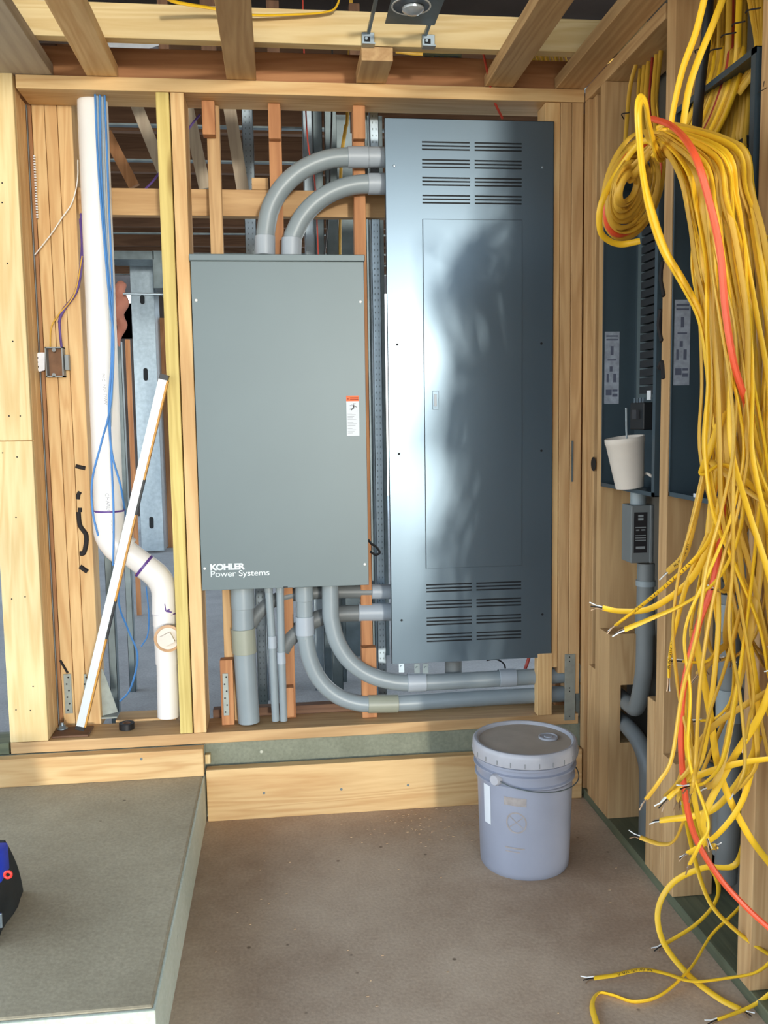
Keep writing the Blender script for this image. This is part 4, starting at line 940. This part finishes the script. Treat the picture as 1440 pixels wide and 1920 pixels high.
# (c) the main bundle
def cx_(tab, y):
    for (y0, v0), (y1, v1) in zip(tab, tab[1:]):
        if y <= y1: return v0+(v1-v0)*(y-y0)/(y1-y0)
    return tab[-1][1]
CEN = [(235, 1290), (260, 1315), (300, 1330), (380, 1350), (480, 1366), (600, 1378), (700, 1384), (800, 1390), (900, 1388), (1000, 1385), (1150, 1375), (1300, 1365), (1450, 1360), (1600, 1370), (1750, 1400)]
SPR = [(235, 34), (260, 55), (300, 60), (380, 62), (480, 70), (600, 72), (700, 68), (800, 68), (900, 70), (1000, 80), (1150, 90), (1300, 88), (1450, 95), (1600, 90), (1750, 80)]
NB = 50
for i in range(NB):
    u = -1+2*(i+.5)/NB+random.uniform(-.04, .04); Yb = -1.08-.17*random.random()-(.04 if abs(u) < .5 else 0)
    kind = ('out', 'tip', 'out', 'mid', 'tip')[i % 5]
    ye = {'out': 1700, 'tip': random.choice([1250, 1380, 1480, 1560, 1640]), 'mid': random.choice([1060, 1180])}[kind]
    if kind == 'mid': Yb += .1
    pts = []
    sx = 1228+random.uniform(-6, 12); sy = 262+random.uniform(-14, 26)+u*-12
    pts.append((sx, sy, -.98)); pts.append((1250+u*14, 240+random.uniform(-8, 8)-u*14+14, -1.02))
    ys = [300, 380, 480, 600, 720, 840, 960, 1060, 1180, 1300, 1420, 1540, 1660]
    ph = random.uniform(0, 6.28); amp = random.uniform(5, 16); uu = u; drift = random.choice([-1, 1])*random.uniform(.1, .28)
    for y in ys:
        if y > ye: break
        if y > 500: uu += random.uniform(-.13, .15)
        if y > 900: uu += .45 if kind == 'out' else drift
        if y > 900 and uu < -1: drift = abs(drift)
        x = cx_(CEN, y)+cx_(SPR, y)*max(-1.08, min(3.2, uu))+amp*math.sin(ph+y/150)*(0 if y < 400 else 1)
        yy = y-(uu*28 if y < 500 else 0)
        pts.append((x, yy, Yb-.05*min(1, (y-250)/600)+random.uniform(-.02, .02)))
        if x > 1500: break
    x, y, Yq = pts[-1]
    dx = random.uniform(-75, 55); pts.append((x+dx*.5, y+45, Yq+random.uniform(-.03, .05))); pts.append((x+dx, y+random.uniform(40, 90), Yq+random.uniform(-.05, .08)))
    dull = random.random() > .55
    lb = ('dusty ' if dull else 'bright ')+{'out': 'yellow cable of the dense bundle that swings out past the right edge', 'tip': 'yellow cable of the dense bundle with a stripped tip near the wall sill', 'mid': 'yellow cable of the dense bundle ending at half height beside the orange cable'}[kind]
    cable([pz(*p) for p in pts], lb, ('dusty ' if dull else 'bright ')+{'out': 'bundle cables leaving the picture', 'tip': 'bundle cables ending low', 'mid': 'bundle cables ending at half height'}[kind], M_YELD if dull else M_YEL, True, w_=random.uniform(.0048, .0068))
# stray crossing strands of the bundle
for j, pts in enumerate([
 [(1318, 868, -1.2), (1330, 864, -1.25), (1350, 880, -1.28), (1400, 920, -1.3), (1460, 960, -1.32)],
 [(1358, 770, -1.25), (1322, 868, -1.26), (1318, 890, -1.27), (1360, 872, -1.28), (1420, 920, -1.28), (1470, 950, -1.28)],
 [(1330, 380, -1.2), (1370, 415, -1.2), (1405, 430, -1.2), (1470, 458, -1.2)],
 [(1470, 1280, -1.3), (1400, 1320, -1.25), (1330, 1370, -1.2), (1280, 1450, -1.15), (1275, 1500, -1.1)],
 [(1470, 1420, -1.3), (1390, 1430, -1.25), (1320, 1450, -1.2), (1278, 1465, -1.15)],
 [(1470, 1200, -1.3), (1430, 1330, -1.28), (1370, 1430, -1.22), (1320, 1530, -1.2), (1325, 1570, -1.2)],
 [(1300, 1180, -1.2), (1290, 1300, -1.18), (1300, 1420, -1.15), (1270, 1500, -1.1)],
 [(1300, 1180, -1.2), (1330, 1330, -1.2), (1350, 1450, -1.2), (1400, 1560, -1.2), (1460, 1640, -1.2)],
 [(1400, 1180, -1.25), (1420, 1330, -1.25), (1400, 1480, -1.22), (1350, 1560, -1.2), (1290, 1600, -1.15)],
 [(1400, 1100, -1.25), (1360, 1250, -1.25), (1330, 1340, -1.25), (1300, 1470, -1.2)]]):
    cable([pz(*p) for p in pts], 'yellow cable crossing the hanging bundle on the right', 'yellow cables crossing the bundle', M_YEL if j % 3 else M_YELD, j > 2)
# (d) coil hanging over the cup panel
for i in range(17):
    cx0 = 1190-i*.9+random.uniform(-3, 3); cy0 = 352+random.uniform(-8, 8); rx = 52-i*2.5+random.uniform(-3, 3); ry = 100-i*4.6+random.uniform(-6, 6)
    tilt = .33+random.uniform(-.05, .05); Yc = -.80-.010*i+random.uniform(-.01, .01)
    pts = []
    for k in range(15):
        a = math.radians(-95-k*24)
        ex, ey = rx*math.cos(a), ry*math.sin(a)
        pts.append((cx0+ex*math.cos(tilt)-ey*math.sin(tilt)+(0 if k else 4), cy0+ex*math.sin(tilt)+ey*math.cos(tilt), Yc+.03*math.cos(a)))
    pts = [(1236, 262, -.98)]+pts
    red = (i == 3)
    cable([pz(*p) for p in pts], 'orange turn of the cable coil hanging over the left open panel' if red else 'yellow turn of the cable coil hanging over the left open panel', None if red else 'turns of the yellow coil', M_RED if red else M_YELD, False, name='orange_cable' if red else 'yellow_cable')
cable([pz(*p) for p in ((1236, 265, -1.0), (1200, 268, -.95), (1160, 320, -.9), (1128, 380, -.9), (1125, 430, -.88), (1140, 450, -.86), (1165, 458, -.85), (1200, 452, -.86))], 'outermost yellow strand bulging left of the coil', None, M_YEL, False)
# wrap around the coil neck
for i in range(5):
    cable([pz(*p) for p in ((1210+i*3, 245+i*4, -.97), (1222+i*4, 268+i*4, -1.03), (1240+i*3, 280+i*3, -1.02), (1262+i*4, 268+i*3, -.99), (1275, 245, -.97))], 'short wrap of yellow cable binding the neck of the coil', 'wraps at the coil neck', M_YELD, False)
# (e) supply cables coming down from above
for i in range(16):
    x0 = 1333+i*4.4; bend = 130+random.uniform(0, 60)
    red = (i == 9)
    cable([onX(x0+random.uniform(-2, 2), -30, 1.02+.01*(i % 4)), onX(x0-2, 60, 1.0+.01*(i % 4)), onX(x0-6, 120, 1.0), onX(x0-22, 175, .98), onX(x0-42, 225, .975), onX(x0-66, 268, .97)], 'red cable among the supply cables above the right open panel' if red else 'yellow supply cable dropping into the top of the right open panel', None if red else 'supply cables above the right open panel', M_REDD if red else (M_YELD if i % 3 else M_YEL), False, name='red_cable' if red else 'yellow_cable')
for (p0, lb) in ((((1325, -20), (1305, 60), (1280, 130), (1262, 210), (1256, 262)), 'left one of two single yellow cables slanting down in front of the stud'), (((1362, -20), (1335, 50), (1310, 110), (1292, 165), (1282, 225), (1276, 275)), 'right one of two single yellow cables slanting down in front of the stud')):
    cable([pz(x, y, -1.02) for x, y in p0], lb, None, M_YEL, False)
for i in range(7):
    x0 = 1192+i*7; red = (i == 4)
    cable([onX(x0+8, 70, 1.03), onX(x0+2, 130, 1.02), onX(x0-2, 190, 1.0), onX(x0+4, 250, .98)] if i else [onX(1196, 110, 1.0), onX(1182, 160, .99), onX(1176, 220, .98), onX(1172, 275, .97)], 'red cable in the bay behind the coil' if red else 'yellow cable dropping down the bay behind the coil', None if red else 'cables in the bay behind the coil', M_REDD if red else M_YELD, False, name='red_cable' if red else 'yellow_cable')
for i in range(10):
    x0 = 1335+i*7
    cable([onX(x0+10, 120+random.uniform(-15, 10), 1.03), onX(x0+6, 200, 1.02), onX(x0-4, 300, 1.0+.01*(i % 3)), onX(x0-12, 420, .99), onX(x0-8, 540, .98), onX(x0-8, 640, .97)], 'yellow cable running down inside the right open panel', 'cables inside the right open panel', M_YELD, False)
for i in range(4):
    cable([onX(1400+i*9, -30, 1.03), onX(1412+i*6, 30, 1.02), onX(1420+i*4, 90, 1.01), onX(1405+i*4, 130, 1.0), onX(1370+i*5, 175, .99)], 'yellow cable bending over the top right corner of the right open panel', 'cables over the panel corner', M_YELD, False)
# staples / ties
for j, (px, py, L_) in enumerate(((1366, 66, 14), (1385, 45, 12), (1342, 95, 12), (1312, 95, 8), (1412, 20, 14))):
    a = onX(px-L_, py+4, .965); b = onX(px+L_, py-5, .965)
    tag(obj('cable_tie', tube(B(), smooth_path([a, (a+b)/2+Vector((-.01, 0, 0)), b], 4), .0016, 6), M_INK), ['dark tie across the supply cables, lowest right of three', 'dark tie across the supply cables beside the brown block', 'dark tie on the supply cables near the black cable', 'small dark staple on the stud face left of the black cable', 'dark tie across the cables at the top right corner'][j], 'cable tie')
a = onX(1175, 216, XR+.02); tag(obj('cable_tie', tube(B(), smooth_path([a+Vector((0, .02, -.004)), a+Vector((-.014, 0, .003)), a+Vector((0, -.02, 0))], 4), .0016, 6), M_INK), 'dark staple round the single cable left of the coil', 'cable tie')
lumber('noggin', 'short brown blocking behind the supply cables at the upper right', 'block', 1.03, 1.07, -1.04, -.93, 2.0, 2.13, 'brown', 'y')
# cables in the ceiling
cable([onY(305, -8, -.30), onY(330, 4, -.26), onY(400, 16, -.22), onY(470, 28, -.20), onY(560, 27, -.19), onY(615, 22, -.19), onY(632, 10, -.2), onY(640, -20, -.2)], 'yellow cable strapped along the pale ceiling beam', None, M_YEL, False)
for i in range(9):
    x0 = 985+i*9
    cable([onY(x0, 96, .35+i*.02), onY(x0+14, 120+i*2, .3), onY(x0+40, 138-i*2, .3), onY(x0+70, 122, .3), onY(x0+110, 98, .35)], 'dusty yellow cable in the tangle above the top plate', 'ceiling cable tangle', M_YELD, False)
cable([onY(742, 96, .25), onY(790, 101, .25), onY(840, 99, .25), onY(880, 94, .25)], 'dusty yellow cable above the tall panel behind the beam', None, M_YELD, False)

# ================================================================== BACKGROUND ROOM
def steel(label, x0, x1, ytop, ybot, Y, slots_=(), mat=M_STEEL, depth=.04, name='steel_stud', zt=None, zb=None, perf=False):
    a = onY(x0, ytop, Y); b = onY(x1, ybot, Y); z1_ = a.z if zt is None else zt; z0_ = b.z if zb is None else zb
    xm = onY((x0+x1)/2, (ytop+ybot)/2, Y); w2 = (onY(x1, ytop, Y).x-a.x)/2; x_0 = a.x; x_1 = a.x+2*w2
    t = thing(name, label, 'steel stud', ((x_0+x_1)/2, Y, z0_)); k = .0015
    part('web', box(B(), x_0, x_1, Y, Y+k, z0_, z1_), mat, t)
    bm = B(); box(bm, x_0, x_0+k, Y, Y+depth, z0_, z1_); box(bm, x_1-k, x_1, Y, Y+depth, z0_, z1_); part('flange', bm, mat, t)
    if slots_:
        for (sx_, sy_, h_) in slots_:
            bm = B(); c = onY(sx_, sy_, Y-.001); w = (x_1-x_0)*.10; hh = h_*(Y+2.8)/FPX/2
            prism(bm, [(w*math.cos(q), (hh-w if math.sin(q) > 0 else -(hh-w))+w*math.sin(q)) for q in [2*PI*kk/16+.01 for kk in range(16)]], c, (1, 0, 0), (0, 0, 1), (0, -.001, 0))
            part('knockout_slot', bm, M_DARK, t)
    if perf:
        bm = B(); n = int((z1_-z0_)/.02)
        for kk in range(n):
            z = z0_+.01+kk*.02
            for xx in (.3, .7): box(bm, x_0+(x_1-x_0)*xx-.0016, x_0+(x_1-x_0)*xx+.0016, Y-.0008, Y-.0001, z, z+.006)
        part('dimple', bm, M_STEELD, t)['kind'] = 'stuff'
    return t
steel('wide galvanised stud column standing on the far floor in the drain bay', 242, 286, 482, 1033, 4.9, ((267, 562, 16), (273, 702, 23), (284, 980, 22)), depth=.3)
hd = thing('steel_header', 'galvanised box header on top of the wide stud column', 'steel beam', onY(255, 490, 4.8))
part('web', beam_between('tmp', '', '', onY(205, 478, 4.4), onY(290, 476, 4.4), .04, .3, M_STEELD).data and box(B(), onY(205, 478, 4.4).x, onY(288, 478, 4.4).x, 4.4, 4.7, onY(205, 486, 4.4).z, onY(205, 470, 4.4).z), M_STEELD, hd)
bpy.data.objects.remove([o for o in bpy.data.objects if o.name.startswith('tmp')][0])
part('side_web', box(B(), onY(286, 478, 4.4).x, onY(305, 478, 4.4).x, 4.4, 5.6, onY(300, 540, 4.4).z, onY(300, 470, 4.4).z), M_STEELD, hd)
steel('narrow steel stud just right of the drain pipe', 214, 226, 640, 1300, .9, (), M_STEELD, zb=PZ)
steel('slim bright steel stud behind the white drain bend', 190, 204, 930, 1330, .45, (), M_STEELD, zb=PZ)
steel('perforated pale steel stud above the left half of the cabinet', 453, 474, 218, 480, .7, (), M_STEEL, perf=True, zt=2.6, zb=PZ)
steel('bright steel stud with flange behind the two upper elbows', 567, 584, 200, 480, .8, (), M_STEEL, .09, zt=2.6, zb=PZ)
steel('dull steel stud next to the bright one behind the upper elbows', 586, 603, 200, 480, .85, (), M_STEELD, .09, zt=2.6, zb=PZ)
steel('perforated steel stud left of the tall panel couplings', 608, 630, 200, 480, .9, (), M_STEELD, perf=True, zt=2.6, zb=PZ)
steel('perforated steel stud in the gap between cabinet and tall panel', 696, 712, 400, 1100, .20, (), M_STEEL, perf=True, zt=2.3, zb=.3)
steel('thin dark steel stud edge hard against the cabinet right side', 686, 691, 400, 1240, .2, (), M_STEELD, .01, zt=2.3, zb=.3)
steel('steel stud behind the two thin conduits', 478, 496, 1090, 1330, .4, (), M_STEEL, perf=True, zt=1.2, zb=PZ)
steel('steel stud low behind the sweeping elbows', 620, 640, 1090, 1330, .5, (), M_STEELD, perf=True, zt=1.2, zb=PZ)
steel('dark steel stud low behind the crossing conduits', 706, 722, 1160, 1330, .3, (), M_STEELD, zt=.9, zb=PZ)
# rod
tag(obj('steel_rod', cyl(B(), onY(231, 551, .146), onY(335, 552, .146), .004, 10), M_STEEL, smooth=True), 'thin horizontal steel rod across the drain bay in front of the stud column', 'rod')
# cloth
bm = B(); top = onY(224, 530, 1.2); pts = [onY(x, y, .2) for x, y in ((222, 528), (226, 545), (226, 570), (225, 600), (226, 625), (221, 650))]
tube(bm, smooth_path(pts, 5), [q*.62 for q in [.012, .02, .028, .032, .034, .034, .035, .036, .036, .035, .034, .032, .03, .028, .03, .03, .03, .028, .026, .024, .02, .016, .012, .009, .006, .004]], 14)
for v in bm.verts: v.co += Vector((.006*math.sin(v.co.z*90), .008*math.sin(v.co.z*60+v.co.x*80), 0))
tag(obj('hanging_cloth', bm, M_CLOTH, smooth=True), 'crumpled pink-brown cloth hanging beside the drain pipe', 'cloth')
# timber beyond
def bg_wood(label, x0, x1, yt, yb, Y, tint, zt=None, zb=None, d=.09, name='rear_stud', cat='stud'):
    a = onY(x0, yt, Y); b = onY(x1, yb, Y); c = onY(x1, yt, Y)
    return lumber(name, label, cat, a.x, c.x, Y, Y+d, b.z if zb is None else zb, a.z if zt is None else zt, tint, 'z')
bg_wood('brown stud behind the stud pair, right of the steel column', 292, 318, 596, 1000, 5.2, 'brown', None, PZ, .05)
bg_wood('thin orange stud seen between drain pipe and steel column', 234, 243, 636, 1030, 2.4, 'orange', None, PZ, .02)
for (lb, p0, p1, Y) in (('whitewashed brace leaning behind the drain bay, steepest on the left', (255, 195), (305, 320), .9), ('weathered brace behind the stud pair', (350, 195), (385, 355), .8), ('weathered brace beside the perforated stud', (430, 200), (456, 360), .7), ('dark slanting brace deep in the drain bay', (200, 250), (252, 350), 1.2)):
    beam_between('roof_brace', lb, 'brace', onY(*p0, Y), onY(*p1, Y), .045, .03, wood('weather' if 'dark' not in lb else 'brown', 'z'))
0 and bg_wood('tall dark timber standing deep behind the header board left side', 225, 245, 400, 470, 1.0, 'weather', 1.9, 1.1)
# ceiling channels (thin metal lines) and dark rafters
CHL = 'thin metal ceiling channel crossing the dark rear ceiling'
for k in range(9):
    Y = .9+k*.62
    tag(obj('ceiling_channel', box(B(), -4, 4, Y, Y+.035, 2.56+.015*(k % 3), 2.568+.015*(k % 3)), M_STEELD), CHL, 'channel', 'rear ceiling channels')
for k in range(8):
    Y = 1.2+k*.75
    tag(obj('roof_joist', box(B(), -4.5, 4.5, Y, Y+.045, 2.68, 2.90), wood('dark', 'x')), 'dark roof joist above the rear ceiling channels', 'joist', 'rear roof joists')
for k in range(5):
    Y = -.6-k*.5
    tag(obj('roof_joist', box(B(), -4.5, 4.5, Y, Y+.045, 2.72, 2.92), wood('dark', 'x')), 'dark roof joist high above the ceiling battens', 'joist', 'front roof joists')
# ducts above left
a = onY(38, 0, -.05)
dk = thing('metal_duct', 'shiny metal duct box at the top left above the battens', 'duct', (-.68, -.10, 2.30))
part('duct_box', box(B(), -.74, -.565, -.12, .02, 2.335, 2.6, .003), M_SILV, dk)
part('duct_flange', box(B(), -.74, -.565, -.125, -.118, 2.325, 2.345, .001), M_STEEL, dk)
beam_between('white_duct', 'pale sloping duct above the top plate left of centre', 'duct', onY(195, 92, .35), onY(290, 62, .35), .12, .1, M_SILV)
bg_wood('dark timber block in the ceiling left of the first batten', 55, 102, 60, 140, .12, 'dark', None, 2.245, .05, 'rear_block', 'block')
bg_wood('orange block beside the dark one above the top plate', 105, 150, 60, 140, .14, 'orange', None, 2.245, .04, 'rear_block', 'block')
for (x0, x1, lb) in ((296, 316, 'dark upright in the ceiling left of the second batten'), (376, 404, 'dark upright in the ceiling touching the second batten'), (500, 524, 'dark upright in the ceiling right of the second batten'), (655, 675, 'dark upright in the ceiling beside the light bracket')):
    bg_wood(lb, x0, x1, 60, 130, .3, 'dark', 2.6, 2.2, .04, 'ceiling_upright', 'upright')
0 and steel('galvanised upright above the top plate between two battens', 564, 584, 60, 130, .5, (), M_STEEL, zt=2.65, zb=2.25)
0 and steel('second galvanised upright above the top plate beside the first', 588, 615, 60, 130, .5, (), M_STEELD, zt=2.65, zb=2.25)
# junction plate above panel
jp = thing('junction_plate', 'pale metal plate with small fittings above the tall panel', 'bracket', onY(830, 130, .25))
a = onY(793, 100, .075); b = onY(865, 128, .075); part('plate', box(B(), a.x, b.x, .07, .076, 2.243, a.z), plain('plate_green', srgb(120, 124, 96), .6), jp)
bm = B()
for x in (800, 818, 828, 848, 855): p = onY(x, 110, .066); box(bm, p.x-.006, p.x+.006, .060, .07, p.z-.008, p.z+.006)
part('fitting', bm, M_STEELD, jp)
# rear: far partition of dark brick-like board and bright doorway gaps, loose litter
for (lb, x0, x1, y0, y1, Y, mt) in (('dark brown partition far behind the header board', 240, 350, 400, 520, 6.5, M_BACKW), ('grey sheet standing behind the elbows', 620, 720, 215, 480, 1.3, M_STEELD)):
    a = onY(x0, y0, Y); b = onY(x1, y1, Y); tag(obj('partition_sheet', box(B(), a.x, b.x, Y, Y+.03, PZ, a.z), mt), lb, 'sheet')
for (px, lb) in ((637, 'yellow cable hanging deep behind the smaller elbow'),):
    cable([onY(660, -60, .4), onY(652, 205, .4), onY(648, 240, .4), onY(640, 300, .4), onY(638, 400, .4), onY(638, 480, .4)], lb, None, M_YELD, False)
wire('black_cable', 'thin black cable hanging behind the smaller elbow', 'cable', [(624, -60), (622, 205), (619, 300), (616, 400), (608, 480)], .3, .003, M_BLACK)
wire('copper_wire', 'thin reddish wire slanting behind the smaller elbow', 'cable', [(566, -60), (575, 240), (590, 340), (597, 480)], .3, .0025, M_REDD)
wire('black_cable', 'black cable under the tall panel in front of the pale floor', 'cable', [(912, 1238), (930, 1236), (945, 1245), (948, 1262)], .12, .003, M_BLACK)
wire('brown_cable', 'brown cable stub under the tall panel right side', 'cable', [(992, 1232), (988, 1245), (984, 1256)], .10, .006, M_REDD)

wire('black_cable', 'short black cable curling out behind the cabinet near the tall panel', 'cable', [(690, 1012), (697, 1020), (706, 1026), (712, 1036), (704, 1040), (694, 1034)], .1, .004, M_BLACK)
# sawdust crumbs on the floor
bm = B()
for k in range(150):
    if k % 3: x = random.gauss(.42, .13); y = -abs(random.gauss(.1, .09))-.045
    else: x = random.uniform(-.2, .9); y = random.uniform(-1.7, -.1)
    a = random.uniform(0, PI); l = random.uniform(.0012, .0035); box(bm, x-l, x+l, y-.0012, y+.0012, .0002, .0018)
o = tag(obj('sawdust', bm, plain('sawdust_tan', srgb(176, 146, 112), .8)), 'scattered sawdust crumbs on the concrete floor behind and left of the bucket', 'sawdust'); o['kind'] = 'stuff'
# ================================================================== PERSON BEHIND THE VIEWPOINT (casts the figure-shaped shade on the tall panel)
def person(loc, yaw):
    t = thing('person', 'person in dark shirt and jeans standing behind the viewpoint holding a phone', 'person', Vector(loc))
    V = {}; E_ = []; R_ = {}
    def v(n, x, y, z, r): V[n] = (x, y, z); R_[n] = r
    v('pel', 0, 0, .96, .15); v('waist', 0, 0, 1.10, .135); v('chest', 0, .0, 1.30, .155); v('upc', 0, 0, 1.43, .12); v('neck', 0, .01, 1.53, .058); v('head', 0, .02, 1.62, .075); v('crown', 0, .015, 1.72, .078)
    for s_, k in ((-1, 'l'), (1, 'r')):
        v('hip'+k, .10*s_, 0, .90, .10); v('knee'+k, .11*s_, .01, .50, .062); v('ank'+k, .12*s_, -.01, .10, .042); v('toe'+k, .13*s_, .14, .04, .036)
        v('sh'+k, .18*s_, 0, 1.42, .062); v('el'+k, .23*s_, .05, 1.15, .045); v('wr'+k, .10*s_, .26, 1.28, .03)
        E_ += [('pel', 'hip'+k), ('hip'+k, 'knee'+k), ('knee'+k, 'ank'+k), ('ank'+k, 'toe'+k), ('upc', 'sh'+k), ('sh'+k, 'el'+k), ('el'+k, 'wr'+k)]
        v('palm'+k, .06*s_, .32, 1.31, .034); E_.append(('wr'+k, 'palm'+k))
        for f in range(4):
            v('f%d%s' % (f, k), (.05-.003*f)*s_, .35, 1.34-.018*f, .009); v('g%d%s' % (f, k), (.03)*s_, .375, 1.35-.02*f, .008); E_ += [('palm'+k, 'f%d%s' % (f, k)), ('f%d%s' % (f, k), 'g%d%s' % (f, k))]
        v('th'+k, .05*s_, .30, 1.36, .010); E_.append(('palm'+k, 'th'+k))
    E_ += [('pel', 'waist'), ('waist', 'chest'), ('chest', 'upc'), ('upc', 'neck'), ('neck', 'head'), ('head', 'crown')]
    names = list(V); me = bpy.data.meshes.new('body')
    me.from_pydata([V[n] for n in names], [(names.index(a), names.index(b)) for a, b in E_], [])
    o = bpy.data.objects.new('body', me); COL.objects.link(o)
    md = o.modifiers.new('skin', 'SKIN')
    for i, n in enumerate(names): me.skin_vertices[0].data[i].radius = (R_[n], R_[n]*(.72 if n in ('pel', 'waist', 'chest', 'upc') else 1))
    me.skin_vertices[0].data[0].use_root = True
    sb = o.modifiers.new('sub', 'SUBSURF'); sb.levels = 2; sb.render_levels = 2
    dg = bpy.context.evaluated_depsgraph_get(); m2 = bpy.data.meshes.new_from_object(o.evaluated_get(dg)); bpy.data.objects.remove(o)
    for p in m2.polygons: p.use_smooth = True
    m2.materials.clear()
    for mt in (plain('skin', srgb(196, 150, 124), .55), plain('dark_shirt', srgb(52, 60, 66), .85), plain('jeans', srgb(52, 62, 84), .85), plain('boots', srgb(72, 54, 40), .7)): m2.materials.append(mt)
    for p in m2.polygons:
        c = p.center
        p.material_index = 0
        if c.z < .11: p.material_index = 3
        elif c.z < 1.0: p.material_index = 2
        elif c.z < 1.50 and c.y < .12: p.material_index = 1
    b = bpy.data.objects.new('body', m2); COL.objects.link(b); b.parent = t
    bm = B(); bmesh.ops.create_uvsphere(bm, u_segments=24, v_segments=16, radius=.1)
    for q in bm.verts: q.co = Vector((q.co.x*.86, q.co.y*1.0-.012, q.co.z*.78+1.735))
    bmesh.ops.delete(bm, geom=[q for q in bm.verts if q.co.z < 1.69 and q.co.y > -.02], context='VERTS')
    me3 = bpy.data.meshes.new('hair'); bm.to_mesh(me3); bm.free(); me3.materials.append(plain('hair', srgb(50, 38, 30), .8)); h_ = bpy.data.objects.new('hair', me3); COL.objects.link(h_); h_.parent = t
    bm = box(B(), -.035, .035, .36, .368, 1.27, 1.41, .003); me4 = bpy.data.meshes.new('phone'); bm.to_mesh(me4); bm.free(); me4.materials.append(M_BLACK); ph = bpy.data.objects.new('phone', me4); COL.objects.link(ph); ph.parent = t
    t.rotation_euler = (0, 0, yaw)
person((1.22, -3.15, 0), .15)
